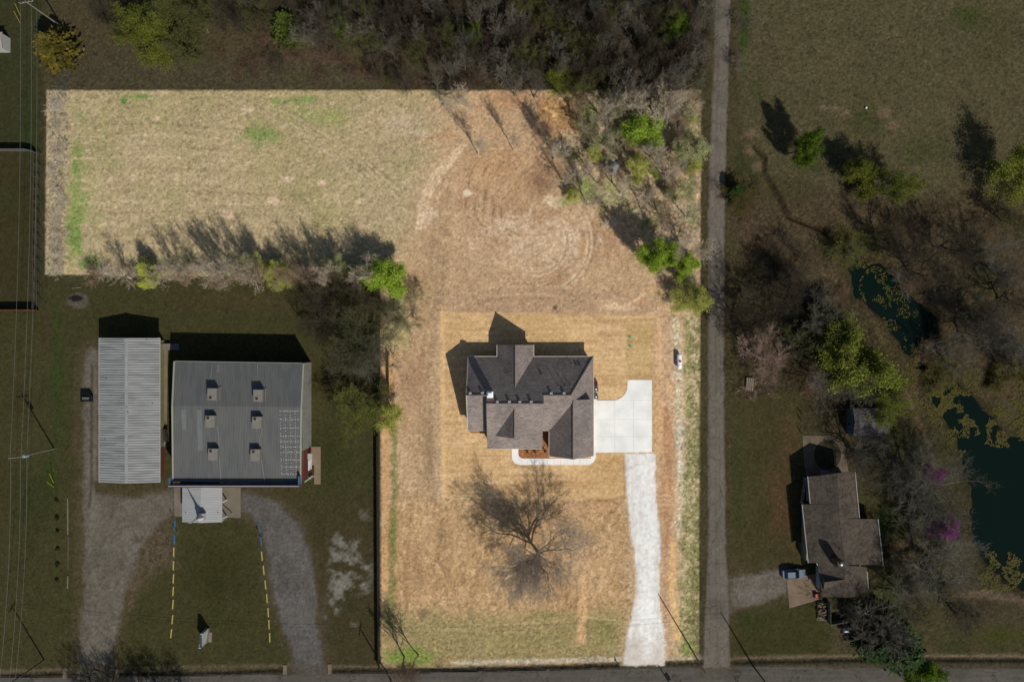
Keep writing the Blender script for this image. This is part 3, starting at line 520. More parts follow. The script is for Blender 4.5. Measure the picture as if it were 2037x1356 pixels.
for a, b in (((-8.55, -10.2, 8.36), (-4.8, -10.2, 8.36)), ((-4.8, -11.67, 9.46), (5.9, -11.67, 9.46)), ((5.9, -10.2, 8.36), (11.03, -10.2, 8.36)), ((11.03, -10.2, 8.35), (15.8, -3.08, 3.02)), ((11.55, -11.2, 7.44), (11.55, -22.4, 7.3)), ((.64, -.77, 7.17), (.64, -8.6, 7.17)), ((.46, -12.6, 8.82), (.46, -18.25, 8.82))): rc.cyl(a, b, .11, n=6)
rc.build('ridge_cap', mat('ridge_shingles', (128, 116, 106), .95, .15, 4), hs)
wl = MB()
for x0, x1, y0, y1 in ((-8.1, 15.4, -10.5, -3.5), (-8.1, -4.5, -16.9, -10.4), (-4.35, 5.5, -20.4, -10.4), (5.4, 7.6, -16.0, -10.4), (7.7, 15.4, -22.0, -10.4), (-2.45, 3.75, -1.2, -3.4)): wl.box(x0, x1, min(y0, y1), max(y0, y1), 0, 2.95)
wl.build('wall', BR, hs)
gw = MB()
gw.poly([(-8.15, -3.4, 2.95), (-8.15, -17, 2.95), (-8.15, -10.2, 8.1)]); gw.poly([(-2.5, -1.1, 2.95), (3.8, -1.1, 2.95), (.64, -1.1, 6.8)]); gw.poly([(7.6, -22.1, 2.95), (15.5, -22.1, 2.95), (11.55, -22.1, 7.0)])
gw.poly([(-4.82, -10.2, 8.2), (-4.82, -17.35, 3.0), (-4.82, -20.8, 2.9), (-4.82, -11.67, 9.38)]); gw.poly([(5.92, -10.2, 8.2), (5.92, -17.35, 3.0), (5.92, -20.8, 2.9), (5.92, -11.67, 9.38)])
gw.poly([(11.55, -11.2, 7.4), (15.1, -11.2, 6.1), (15.1, -11.2, 3.5)]); gw.poly([(15.1, -11.2, 3.5), (15.1, -18.35, 3.5), (15.1, -18.35, 6.1), (15.1, -11.2, 6.1)]); gw.poly([(11.55, -18.35, 7.4), (15.1, -18.35, 6.1), (15.1, -18.35, 3.5)]); gw.poly([(-3.1, -18.0, 5.0), (4.05, -18.0, 5.0), (.46, -18.0, 8.65)])
gw.build('gable_siding', SID, hs)
ch = MB().box(-4.58, -3.52, -10.48, -9.42, 7.2, 10.3).build('chimney', SID, hs)
MB().box(-4.62, -3.48, -10.52, -9.38, 10.3, 10.4).box(-4.4, -3.7, -10.3, -9.6, 10.45, 10.75).build('chimney_cap', mat('white_metal_cap', (240, 240, 236), .5, .05, 2), ch)
def on_n(x, y): return 3+(-3.08-y)*.75
for u, v in ((278, 678), (368, 675), (480, 738), (568, 738), (645, 738), (728, 738), (877, 678), (972, 678)):
    px, py = 860+u/3.7036, 600+v/3.7036; x, y, _ = W(px, py, 8.6); z = on_n(x, y)
    MB().box(x-.2, x+.2, y-.22, y+.22, z-.3, z+.14).box(x-.26, x+.26, y-.28, y+.28, z+.14, z+.2).build('roof_vent', mat('vent_metal', (150, 148, 142), .5, .1, 3), hs)
for u, v in ((800, 530), (1066, 466), (1090, 466)):
    px, py = 860+u/3.7036, 600+v/3.7036; x, y, _ = W(px, py, 5.4); z = on_n(x, y); MB().box(x-.17, x+.17, y-.2, y+.2, z-.2, z+.12).build('roof_vent', BLK, hs)
for u, v, hh in ((930, 622, 1.25), (980, 624, 1.3), (1018, 620, .8), (1037, 468, .7)):
    px, py = 860+u/3.7036, 600+v/3.7036; x, y, _ = W(px, py, 7); z = on_n(x, y); MB().cyl((x, y, z-.1), (x, y, z+hh), .055).cyl((x, y, z), (x, y, z+.12), .16, .07).build('vent_pipe', mat('grey_pipe', (140, 138, 134), .6, .1, 3), hs)
# windows and doors of the walls that a step to the side would show
wi = mat('window_glass', (40, 48, 58), .1, .1, 1, spec=.6)
for x, y, ax in ((-6.3, -3.46, 0), (7, -3.46, 0), (11, -3.46, 0), (.6, -1.16, 0), (0, -20.44, 0), (3, -20.44, 0), (-6.3, -16.94, 0)):
    f = MB().box(x-.7, x+.7, y-.05, y+.05, .9, 2.3).build('window', WHT, hs); MB().box(x-.6, x+.6, y-.07, y+.07, 1.0, 2.2).build('pane', wi, f)
for y in (-13.6, -16.6, -19.6): MB().box(15.38, 15.46, y-1.2, y+1.2, .05, 2.3).build('garage_door', WHT, hs)
MB().box(5.5, 5.56, -18.6, -17.6, .05, 2.15).build('front_door', mat('brown_door', (80, 52, 36), .5, .2, 2), hs)
MB().box(5.6, 7.7, -17.6, -16.0, -.05, .12).build('porch_slab', CW, hs)
# condensers beside the house
def condenser(px, py, label, r=.42, hh=.8):
    x, y, _ = W(px, py, .5); c = thing('air_conditioner', label, 'air conditioner', (x, y, .07), 'condensers beside the new house')
    MB().box(x-r, x+r, y-r, y+r, .07, .07+hh).build('cabinet', mat('ac_grey', (120, 122, 122), .6, .15, 5), c)
    MB().cyl((x, y, .07+hh), (x, y, .12+hh), r*.85, n=18).build('fan_guard', BLK, c); MB().cyl((x, y, .12+hh), (x, y, .15+hh), r*.42, n=12).build('fan_hub', WHT, c)
condenser(1185.5, 774, 'grey condenser on the concrete strip by the house, nearer the red cabinet')
condenser(1185.5, 789, 'grey condenser on the concrete strip by the house, nearer the driveway')
x, y, _ = W(1185, 763, .5); g = thing('generator', 'small dark red cabinet on the concrete strip beside the house', 'generator', (x, y, .07))
MB().box(x-.35, x+.35, y-.5, y+.5, .07, .8).build('cabinet', mat('dark_red', (130, 40, 36), .5, .2, 3), g); MB().box(x-.38, x+.2, y-.3, y+.3, .8, .88).build('lid', BLK, g)
# foundation shrubs
rsh = random.Random(5)
def twigball(mb, x, y, z, r, n, rs, leaf=.1):
    for _ in range(n):
        d = Vector((rs.gauss(0, 1), rs.gauss(0, 1), abs(rs.gauss(0, .8)))).normalized()*r*(.5+.5*rs.random()); p = Vector((x, y, z))+d
        a = Vector((rs.uniform(-1, 1), rs.uniform(-1, 1), rs.uniform(-1, 1))).normalized()*leaf; b = a.cross(Vector((rs.uniform(-1, 1), rs.uniform(-1, 1), .3))).normalized()*leaf*.8
        mb.poly([p-a, p+b, p+a, p-b])
GS = mat('dark_leaf', (72, 84, 52), .8, .4, 6)
for i, (px, py) in enumerate([(1044, 892), (1052, 891), (1060, 892), (1070, 892), (1080, 891), (1049, 898), (1064, 898), (1085, 898)]):
    x, y, _ = W(px, py); m_ = MB(); twigball(m_, x, y, .12, .3, 70, rsh, .07); o = m_.build('foundation_shrub', GS, loc=(x, y, 0)); tag(o, 'small dark young shrub planted in the mulch bed between front walk and house', 'shrub', 'young shrubs in the front mulch bed')

# ---------------------------------------------------------------- propane tanks
def tank(px, py, ln, rz, col, name, label, capcol, rad=.48):
    x, y, _ = W(px, py, .6); c = thing('propane_tank', label, 'propane tank', (x, y, 0)); dx, dy = math.cos(rz)*ln/2, math.sin(rz)*ln/2; h = .85
    MB().lathe((x-dx, y-dy, h), (x+dx, y+dy, h), [(0, 0), (.015, rad*.4), (.05, rad*.75), (.1, rad*.95), (.15, rad), (.85, rad), (.9, rad*.95), (.95, rad*.75), (.985, rad*.4), (1, 0)], 20).build('body', col, c, smooth=True)
    for t in (-.3, .3):
      lb = MB(); lb.box(x+dx*2*t-.1, x+dx*2*t+.1, y+dy*2*t-.35, y+dy*2*t+.35, 0, h-.3) if abs(dx) > abs(dy) else lb.box(x+dx*2*t-.35, x+dx*2*t+.35, y+dy*2*t-.1, y+dy*2*t+.1, 0, h-.3)
      lb.build('leg', CO, c)
    MB().cyl((x+.05, y-.05, h+rad-.05), (x+.05, y-.05, h+rad+.17), .21, n=14).cyl((x+.05, y-.05, h+rad+.17), (x+.05, y-.05, h+rad+.23), .21, .1, n=14).build('valve_cover', capcol, c)
tank(1351, 718, 3.1, R(91), WHT, 'a', 'white propane tank with a red valve cover at the east edge of the lot', mat('red_cover', (190, 30, 40), .5, .1, 3))
tank(1689, 1252, 3.0, R(2), mat('silver_paint', (112, 120, 134), .35, .15, 2, metal=.3), 'b', 'silver propane tank lying south of the old brown roofed house', BLK)
# ---------------------------------------------------------------- grey metal hall with parapet
def lerp(a, b, t): return a+(b-a)*t
hr = R(-.9)
NWc, NEc, SEc, SWc = W(347.4, 718.8, 6.0), W(603, 723, 6.0), W(597, 963, 6.0), W(345, 957, 6.0)
rW, rE = W(343.5, 806.6, 7.1), W(598.5, 809.5, 7.1)
cx = sum(p[0] for p in (NWc, NEc, SEc, SWc))/4; cy = sum(p[1] for p in (NWc, NEc, SEc, SWc))/4
hall = thing('metal_hall', 'large low hall with grey ribbed metal roof and red brick front parapet', 'church hall', (cx, cy, 0))
GRN = ribmat('grey_ribbed_roof', (94, 94, 90), 0, .3, .5, stain=(80, 82, 82), stainamt=.65, groove=.66)  # roof colour darkened to carry the dimming outside the lot
MB().slab([NWc, NEc, rE, rW], .2).slab([rW, rE, SEc, SWc], .2).build('roof', GRN, hall)
wx0, wx1, wy0, wy1 = NWc[0]+.25, NEc[0]-.05, SWc[1]+.25, NWc[1]-.3
WRB = ribmat('white_ribbed_wall', (150, 150, 142), 1, .42, .5, stain=(128, 126, 118), groove=.6)
RB = mat('red_brick', (96, 46, 32), .95, .2, 6)
yb = W(610, 892, 3)[1]
MB().box(wx0, wx1, yb, wy1, 0, 5.85).poly([(wx1+.004, wy1, 5.8), (wx1+.004, wy0, 5.8), (wx1+.004, rE[1], 6.85)]).poly([(wx0-.004, wy1, 5.8), (wx0-.004, wy0, 5.8), (wx0-.004, rE[1], 6.85)]).build('metal_wall', WRB, hall)
MB().box(wx0-.02, wx1+.02, wy0-.1, yb, 0, 5.84).build('brick_wall', RB, hall)
# parapet along the south, above the roof, with returns
PBL = mat('blue_coping_lining', (66, 92, 120), .6, .1, 2)
pm = MB().box(SWc[0]-.4, SEc[0]+.2, SWc[1]-.95, SWc[1]-.7, 4.2, 7.22)
par = pm.build('parapet', RB, hall)
MB().box(SWc[0]-.4, SEc[0]+.2, SWc[1]-.7, SWc[1]-.55, 5.4, 7.3).build('parapet_lining', PBL, hall)
MB().box(SWc[0]-.4, SEc[0]+.2, SWc[1]-.74, SWc[1]-.58, 7.3, 7.36).build('coping', mat('white_coping', (150, 152, 152), .5, .1, 2), hall)
MB().box(SEc[0]-.05, SEc[0]+.2, SWc[1]-.45, SWc[1]+1.2, 5.9, 7.2).build('parapet_return', PBL, hall); MB().box(SWc[0]-.4, SWc[0]-.15, SWc[1]-.45, SWc[1]+.9, 5.9, 7.1).build('parapet_return', PBL, hall)
TRM = mat('cream_trim', (146, 146, 128), .5, .06, 2)
for a, b in ((NWc, rW), (rW, SWc)): MB().cyl((a[0]-.1, a[1], a[2]), (b[0]-.1, b[1], b[2]), .16, n=6).build('gable_trim', TRM, hall)
for a, b in ((NEc, rE), (rE, SEc)): MB().cyl((a[0]+.05, a[1], a[2]), (b[0]+.05, b[1], b[2]), .17, n=6).build('gable_trim', TRM, hall)
MB().cyl((NWc[0], NWc[1]+.08, 5.95), (NEc[0], NEc[1]+.08, 5.95), .07, n=6).build('gutter', TRM, hall)
MB().box(wx1+.02, wx1+.12, yb-4.4, yb-2.4, .1, 2.3).build('side_door', WHT, hall); MB().box(wx1+.02, wx1+.9, yb-2.2, yb-1.0, 2.6, 2.75).build('door_canopy', mat('dull_white', (165, 165, 158), .5, .1, 2), hall)
def hz(x, y):      # height of the hall roof
    ry = (rW[1]+rE[1])/2
    return 7.1-(abs(y-ry))/(NWc[1]-ry if y > ry else ry-SWc[1])*1.1
pl_ = []; rp_ = random.Random(3)
for v in (802, 865, 928, 988, 1028, 1068, 1108, 1165, 1218, 1272):
    y0 = W(0, 600+v/3.7036, 6.5)[1]; x = W(130+1588/3.7036, 0, 6.5)[0]; x1 = W(130+1730/3.7036, 0, 6.5)[0]
    while x < x1:
        l = rp_.choice((.1, .16, .3)); z = hz(x, y0); pl_.append((x, x+l, y0-.05, y0+.05, z+.005, z+.04)); x += l+rp_.uniform(.15, .3)
for u in (1588, 1625, 1662, 1698):
    x = W(130+u/3.7036, 0, 6.5)[0]; y = W(0, 600+802/3.7036, 6.5)[1]; ye = W(0, 600+1272/3.7036, 6.5)[1]
    while y > ye:
        z = hz(x, y); pl_.append((x-.05, x+.05, y-.14, y, z+.008, z+.045)); y -= rp_.uniform(.45, .8)
SM_ = mat('white_sealant', (190, 190, 184), .7, .1, 4); pl_.sort(key=lambda q: -(q[1]-q[0])*(q[3]-q[2]))
for q in pl_[:100]: MB().box(*q).build('sealant_patch', SM_, hall)
pt = MB()
for q in pl_[100:]: pt.box(*q)
pt.build('sealant_patches', SM_, hall, kind='stuff')
for u0, v0, u1, v1 in ((862, 790, 895, 942), (975, 795, 1010, 1095), (1112, 455, 1135, 520)):
    a, b = W(130+u0/3.7036, 600+v0/3.7036, 6.6), W(130+u1/3.7036, 600+v1/3.7036, 6.6); za, zb = hz(0, a[1])+.006, hz(0, b[1])+.006
    MB().poly([(a[0], a[1], za), (b[0], a[1], za), (b[0], b[1], zb), (a[0], b[1], zb)][::-1]).build('patched_panel', mat('pale_panel', (104, 106, 104), .5, .1, 1), hall)
for L_ in ([(1075, 450), (1068, 560)], [(1410, 450), (1410, 560)], [(1118, 905), (1132, 960), (1132, 1130), (1140, 1320)], [(1457, 900), (1435, 1010), (1432, 1080), (1462, 1330)]):
    pts = [W(130+u/3.7036, 600+v/3.7036, 6.6) for u, v in L_]; pts = [(p[0], p[1], hz(p[0], p[1])+.1) for p in pts]
    cd = MB()
    for a, b in zip(pts, pts[1:]): cd.cyl(a, b, .05, n=6)
    cd.build('conduit', mat('pipe_white', (132, 132, 126), .5, .1, 2), hall)
def acunit(u, v, fu, fv, label, frame):
    x, y, _ = W(130+u/3.7036, 600+v/3.7036, 7.8); z = hz(x, y)+.12; c = thing('rooftop_air_conditioner', label, 'air conditioner', (x, y, z), 'air conditioners on the grey metal roof')
    bx, by = .84, 1.08
    MB().box(x-bx, x+bx, y-by, y+by, z+.1, z+1.15).box(x-bx-.03, x+bx+.03, y-by-.03, y+by+.03, z+1.15, z+1.22).build('cabinet', mat('ac_beige', (118, 114, 106), .6, .12, 2), c)
    fx, fy, _ = W(130+fu/3.7036, 600+fv/3.7036, 7.8)
    MB().cyl((fx, fy, z+1.22), (fx, fy, z+1.3), .36, n=20).build('fan_ring', mat('ac_beige2', (140, 134, 124), .6, .1, 2), c); MB().cyl((fx, fy, z+1.3), (fx, fy, z+1.31), .3, n=20).build('fan', mat('rusty_fan', (52, 36, 28), .7, .4, 6), c)
    MB().box(x-bx+.1, x+bx-.1, y-by+.1, y+by-.1, z-.15, z+.1).build('curb', GAL, c)
    if frame:
        f = MB()
        for q in (.3, .75): f.cyl((x+q-.25, y-by, z+.05), (x+q-.25, y-by-.9, z-.02), .05, n=6)
        f.cyl((x-.8, y-by-.9, z), (x+1.2, y-by-.9, z), .06, n=6); f.cyl((x+bx+.2, y-by, z+.1), (x+bx+.2, y+by, z+.1), .05, n=6); f.cyl((x+bx+.2, y+by, z+.1), (x+bx+.5, y+by, z+.1), .05, n=6)
        f.build('pipe_stand', mat('pipe_white', (132, 132, 126), .5, .1, 2), c)
for r_, (v, k) in enumerate((((680, 690), 'northern'), ((880, 888), 'middle'), ((1125, 1130), 'southern'))):
    for s_, u in enumerate(((1085, 1423), (1072, 1415), (1085, 1397))[r_]):
        fu, fv = (((1075, 705), (1415, 712)), ((1058, 853), (1402, 860)), ((1070, 1100), (1385, 1105)))[r_][s_]
        acunit(u, v[s_], fu, fv, f'{k} beige roof air conditioner in the column {"nearer the long white roof" if s_ == 0 else "nearer the white patches"}', r_ == 0)
flat('side_walk', [(618, 888), (638, 888), (638, 962.5), (625, 962.5), (625, 925), (618, 925)], mat('tan_slab', (124, 108, 86), .9, .1, 1), z1=.1)
rl = thing('porch_frame', 'white metal porch frame standing at the corner of the red brick wall', 'porch', W(622, 945)); 
a = MB()
for px, py in ((621, 944), (624, 948)):
    x, y, _ = W(px, py); a.cyl((x, y, 0), (x, y, 2.6), .07, n=6)
x0, y0, _ = W(606, 958, 2.6); x1, y1, _ = W(622, 946, 2.6); a.cyl((x0, y0, 2.6), (x1, y1, 2.6), .12, n=6); a.cyl((x1, y1, 2.6), (x1+.5, y1-.1, 2.6), .08, n=6)
a.build('frame', mat('dull_white', (165, 165, 158), .5, .1, 2), rl)
# entrance canopy and steeple
flat('entrance_slab', [(347, 961), (479, 961), (479, 1029.5), (347, 1026)], CO, z1=.09)
c0, c1 = W(362.5, 964, 3.4), W(442, 1038, 3.4); xr = W(400, 0, 4.0)[0]
can = thing('entrance_canopy', 'white ribbed metal canopy roof on posts in front of the grey hall', 'canopy', ((c0[0]+c1[0])/2, (c0[1]+c1[1])/2, 0))
WR = ribmat('white_ribbed_roof', (160, 161, 158), 1, .33, .4, stain=(146, 148, 146), groove=.66, stainamt=.6)
MB().slab([(c0[0], c0[1], 3.4), (xr, c0[1], 4.1), (xr, c1[1], 4.1), (c0[0], c1[1], 3.4)], .1).slab([(xr, c0[1], 4.1), (c1[0], c0[1], 3.4), (c1[0], c1[1], 3.4), (xr, c1[1], 4.1)], .1).build('canopy_roof', WR, can)
for x in (c0[0]+.4, c1[0]-.4):
    for y in (c0[1]-.6, (c0[1]+c1[1])/2, c1[1]+.4): MB().box(x-.1, x+.1, y-.1, y+.1, .09, 3.4).build('post', WHT, can)
x, y, _ = W(455, 1023, 1.5); MB().cyl((c1[0]+.1, c1[1]+.3, 3.2), (x+.2, y, .1), .1, n=6).build('brace', mat('dull_white', (165, 165, 158), .5, .1, 2), can)
sx, sy, _ = W(401, 1027, 4.6); st = thing('steeple', 'small white steeple with a slim spire on the canopy roof', 'steeple', (sx, sy, 4.0))
SW_ = mat('steeple_white', (168, 166, 168), .5, .05, 2)
MB().box(sx-.65, sx+.65, sy-.65, sy+.65, 3.7, 5.3).build('base', SW_, st)
MB().cyl((sx, sy, 5.3), (sx, sy, 6.3), .85, .3, n=4).cyl((sx, sy, 6.3), (sx, sy, 9.6), .26, .05, n=6).build('spire', SW_, st); MB().box(sx-.3, sx+.3, sy-.04, sy+.04, 9.7, 9.78).box(sx-.04, sx+.04, sy-.04, sy+.04, 9.4, 10.1).build('cross', SW_, st)
for px in (368.5, 433):
    x, y, _ = W(px, 1020, 3.8); z = 3.4+.7*(1-abs(x-xr)/(c1[0]-xr))-.05; MB().cyl((x, y, z), (x, y, z+.35), .05, n=6).build('roof_pipe', BLK, can)
# ---------------------------------------------------------------- long white-roofed hall
ze, zr = 4.4, 5.5
a0, a1, b1 = W(198.5, 672.4, ze), W(317.7, 672.7, ze), W(316.8, 959, ze); xr = W(251.5, 0, zr)[0]; y0, y1 = a0[1], b1[1]; x0, x1 = a0[0]-.1, a1[0]
lh = thing('long_metal_building', 'long narrow building with streaked white ribbed metal roof west of the grey hall', 'metal building', ((x0+x1)/2, (y0+y1)/2, 0))
LR = ribmat('streaked_ribbed_roof', (150, 150, 147), 1, .485, .5, metal=.0, stain=(104, 102, 102), groove=.22, stainamt=.5)  # white roof darkened in colour, same painted dimming
MB().slab([(x0, y0, ze), (xr, y0, zr), (xr, y1, zr), (x0, y1, ze)], .12).slab([(xr, y0, zr), (x1, y0, ze), (x1, y1, ze), (xr, y1, zr)], .12).build('roof', LR, lh)
MB().box(xr-.28, xr+.28, y1, y0, zr-.02, zr+.06).build('ridge_cap', mat('ridge_white', (144, 144, 142), .5, .15, 1), lh)
MB().box(x1, x1+.1, y1, y0, ze-.14, ze+.02).box(x0-.1, x0, y1, y0, ze-.14, ze+.02).box(x0, x1, y0, y0+.08, ze-.1, ze+.0).build('eave_trim', mat('dull_white', (165, 165, 158), .5, .1, 2), lh)
xe = W(327.5, 0)[0]; ybk = W(0, 888)[1]; yn = y0-.4
YS = ribmat('yellow_ribbed_wall', (142, 130, 82), 1, .48, .6, stain=(120, 112, 76), groove=.6)
MB().box(x0+.5, xe, ybk+2.2, yn, 0, ze-.15).build('yellow_wall', YS, lh); MB().box(x0+.5, xe-.02, ybk, ybk+2.2, 0, ze-.16).build('entry_wall', mat('old_tan', (120, 112, 96), .9, .2, 2), lh)
MB().box(x0+.5, xe+.02, y1+.5, ybk, 0, ze-.14).build('brick_wall', RB, lh)
MB().poly([(x0+.5, yn, ze-.2), (xe, yn, ze-.2), (xr, yn, zr-.2)]).poly([(x0+.5, y1+.5, ze-.2), (xe, y1+.5, ze-.2), (xr, y1+.5, zr-.2)]).build('gable_wall', mat('old_tan', (120, 112, 96), .9, .2, 2), lh)
for u, v in ((297, 570), (638, 752), (288, 1018), (600, 285), (430, 300), (467, 778), (472, 812)):
    x, y, _ = W(130+u/3.7036, 600+v/3.7036, 5); z = zr-(abs(x-xr)/(x1-xr))*(zr-ze) if x > xr else zr-(abs(x-xr)/(xr-x0))*(zr-ze); MB().cyl((x, y, z-.05), (x, y, z+.4), .05, n=6).build('vent_pipe', GAL, lh)
flat('walkway', [(327.6, 690), (334, 690), (332, 890), (326.5, 890)], CO, z1=.1)
# ramp landing at the north end
x0_, y0_, _ = W(318, 683); x1_, y1_, _ = W(344, 696); xm, xm2 = W(327, 0)[0], W(342, 0)[0]; ps = thing('entry_landing', 'raised concrete landing with steps between the two halls, north end', 'landing', ((x0_+x1_)/2, (y0_+y1_)/2, 0))
MB().box(xm, xm2, y1_, y0_, 0, .8).build('landing', CO, ps); s_ = MB()
for i in range(4): s_.box(xm2+i*.35, xm2+(i+1)*.35, y1_, y0_, 0, .65-i*.17)
s_.build('steps', mat('blue_grey_steps', (96, 108, 120), .8, .1, 2), ps); r_ = MB()
for xx in (xm+.1, (xm+xm2)/2, xm2, xm2+1.4): 
    zb = .8 if xx <= xm2+.01 else .1; r_.cyl((xx, y0_, zb), (xx, y0_, zb+1.0), .03, n=6)
r_.cyl((xm+.1, y0_, 1.8), (xm2, y0_, 1.8), .03, n=6).cyl((xm2, y0_, 1.8), (xm2+1.4, y0_, 1.1), .03, n=6).cyl((xm+.1, y0_, 1.3), (xm2, y0_, 1.3), .02, n=6); r_.build('handrail', BLK, ps)
x0_, y0_, _ = W(327, 862); x1_, y1_, _ = W(338, 887); bs = thing('black_stair', 'black metal stair and railings between the yellow wall and the grey hall', 'stair', ((x0_+x1_)/2, (y0_+y1_)/2, 0))
s_ = MB()
for i in range(5): s_.box(x0_, x1_-.1, y0_-.3-i*.3, y0_-i*.3, .9-i*.18, .95-i*.18)
s_.box(x0_, x1_, y0_, y0_+1, .93, .98); s_.build('tread', mat('dark_tread', (44, 40, 36), .7, .2, 3), bs); r_ = MB()
for xx in (x0_+.05, x1_):
    for i in range(6): yy = y0_+.9-i*.5; zb = max(0, .95-max(0, i-2)*.3); r_.cyl((xx, yy, zb), (xx, yy, zb+1.0), .03, n=5)
    r_.cyl((xx, y0_+.9, 1.95), (xx, y0_-.1, 1.95), .035, n=5).cyl((xx, y0_-.1, 1.95), (xx, y0_-1.6, 1.2), .035, n=5).cyl((xx, y0_+.9, 1.5), (xx, y0_-.1, 1.5), .025, n=5)
r_.build('railing', BLK, bs)
# dumpster
x, y, _ = W(176.5, 791); dp = thing('dumpster', 'dark open topped dumpster on the gravel strip west of the long building', 'dumpster', (x, y, 0)); DG = mat('dumpster_green', (22, 30, 32), .6, .2, 3)
d = MB(); hw, hd, hh = .95, .65, 1.3
d.box(x-hw, x+hw, y-hd, y+hd, .1, .2).box(x-hw, x-hw+.06, y-hd, y+hd, .2, hh).box(x+hw-.06, x+hw, y-hd, y+hd, .2, hh).box(x-hw+.06, x+hw-.06, y-hd, y-hd+.06, .2, hh-.2).box(x-hw+.06, x+hw-.06, y+hd-.06, y+hd, .2, hh); d.build('bin', DG, dp)
MB().box(x-hw-.15, x-hw, y-.4, y+.4, .6, .75).box(x+hw, x+hw+.15, y-.4, y+.4, .6, .75).build('fork_pocket', DG, dp); MB().poly([(x-hw, y+hd, hh), (x+hw, y+hd, hh), (x+hw, y+hd+.7, .7), (x-hw, y+hd+.7, .7)]).build('lid', BLK, dp)
MB().box(x-hw+.1, x+hw-.5, y-hd+.1, y+.2, .2, .8).build('rubbish', mat('rubbish', (92, 92, 88), .9, .5, 5), dp)
# ---------------------------------------------------------------- neighbour's brown house
SH2 = shingle('old_shingles', (86, 78, 68), (58, 52, 46), (2.5, 2.5, 2.5))  # shingle colours darkened too, painted dimming outside the lot
rA, rB = W(1665, 941, 5.6), W(1681, 1154, 5.6); sl_ = .36
def hz2(px, py):
    """point on the main gable: height falls with distance from the ridge"""
    p = W(px, py, 4); rx = rA[0]+(rB[0]-rA[0])*(p[1]-rA[1])/(rB[1]-rA[1]); 
    for _ in range(3): z = 5.6-abs(p[0]-rx)*sl_; p = W(px, py, z)
    return p
nh = thing('old_house', 'older brown shingled house among bare trees by the pond', 'house', (rA[0], (rA[1]+rB[1])/2, 0))
r = MB()
r.slab([rA, hz2(1608, 948), hz2(1613, 1002), W(1668, 1002, 5.58)]); r.slab([W(1668, 1002, 5.57), hz2(1597, 1003), hz2(1609, 1119), W(1678, 1119, 5.57)])
r.slab([W(1678, 1119, 5.56), hz2(1626, 1119), hz2(1636, 1186), hz2(1679, 1188), rB]); r.slab([rA, W(1670, 1031, 5.58), hz2(1708, 1030), hz2(1699, 937)])
r.slab([W(1670, 1031, 5.6), W(1679, 1123, 5.6), hz2(1755, 1123), hz2(1745, 1032)]) ; r.slab([W(1679, 1123, 5.6), rB, W(1697, 1187, 4.8), hz2(1727, 1175), hz2(1724, 1128)]); r.slab([rB, hz2(1679, 1188), W(1697, 1187, 4.79)])
g1, g2, g3, g4 = W(1640.5, 1157.5, 5.5), W(1682, 1152, 5.65), W(1631, 1126, 3.0), W(1636, 1187, 3.0)
r.slab([g1, g2, (W(1668, 1126, 4.3)[0], g3[1], 3.0), g3]); r.slab([g1, g4, W(1692, 1188, 3.0), g2]); r.build('roof', SH2, nh)
w_ = MB()
for a_, b_ in (((1611, 949), (1694, 1003)), ((1602, 1004), (1699, 1118)), ((1682, 1034), (1742, 1120)), ((1632, 1121), (1717, 1184))):
    p, q = W(*a_, 2.6), W(*b_, 2.6); w_.box(p[0]+.3, q[0]-.3, q[1]+.3, p[1]-.3, 0, 2.2)
w_.build('wall', mat('beige_wall', (120, 112, 98), .9, .15, 2), nh)
MB().poly([(g1[0]+.12, g3[1], 2.9), (g1[0]+.12, g4[1], 2.9), (g1[0]+.12, g1[1], 5.3)]).poly([(W(1611, 949, 2.6)[0], rA[1]-.3, 2.8), (W(1694, 949, 2.6)[0], rA[1]-.3, 2.8), (rA[0], rA[1]-.3, 5.4)]).build('gable_siding', mat('gable_beige', (92, 84, 70), .9, .15, 2), nh)
p = W(1628, 1124, 1); MB().box(p[0]-.15, p[0]-.02, W(0, 1168, 1)[1], p[1]-.2, .1, 2.4).build('garage_door', mat('dull_garage_white', (140, 150, 160), .5, .05, 2), nh)
x, y, _ = W(1664, 1116, 6); cc = MB().box(x-.6, x+.6, y-.55, y+.55, 4, 7.9).build('chimney', SH2, nh); MB().cyl((x, y, 7.9), (x, y, 8.35), .2, n=10).build('flue', WHT, cc)
for a_, b_ in (((1606.5, 947), (1611.5, 1001)), ((1595.5, 1003), (1607.5, 1119)), ((1624.5, 1119), (1626, 1124)), ((1746.5, 1032), (1757, 1124)), ((1701, 938), (1709.5, 1029)), ((1724.5, 1136), (1728, 1174))):
    MB().cyl(hz2(*a_), hz2(*b_), .09, n=6).build('gutter', mat('dull_white', (165, 165, 158), .5, .1, 2), nh)
for px, py in ((1670, 1092), (1690, 1163), (1670, 974)):
    p = hz2(px, py); MB().cyl((p[0], p[1], p[2]-.1), (p[0], p[1], p[2]+.35), .06, n=6).build('vent_pipe', BLK, nh)
flat('patio', [(1596, 866), (1655, 866), (1682, 880), (1682, 905), (1690, 950), (1606, 950), (1600, 925)], mat('patio_slab', (96, 84, 68), .9, .25, .8), z1=.05)
flat('lawn_circle', [(1646+27*math.cos(R(a)), 904+30*math.sin(R(a))) for a in range(0, 360, 15)], mat('dark_turf', (48, 46, 28), 1, .4, 2, bump=.8), z1=.055)
flat('garage_apron', [(1565, 1152), (1625, 1140), (1628, 1192), (1570, 1209)], mat('apron_slab', (116, 98, 78), .9, .2, .5), z1=.05)
flat('porch_strip', [(1588, 1078), (1596, 1078), (1604, 1120), (1596, 1124)], mat('patio_slab', (96, 84, 68)), z1=.05)
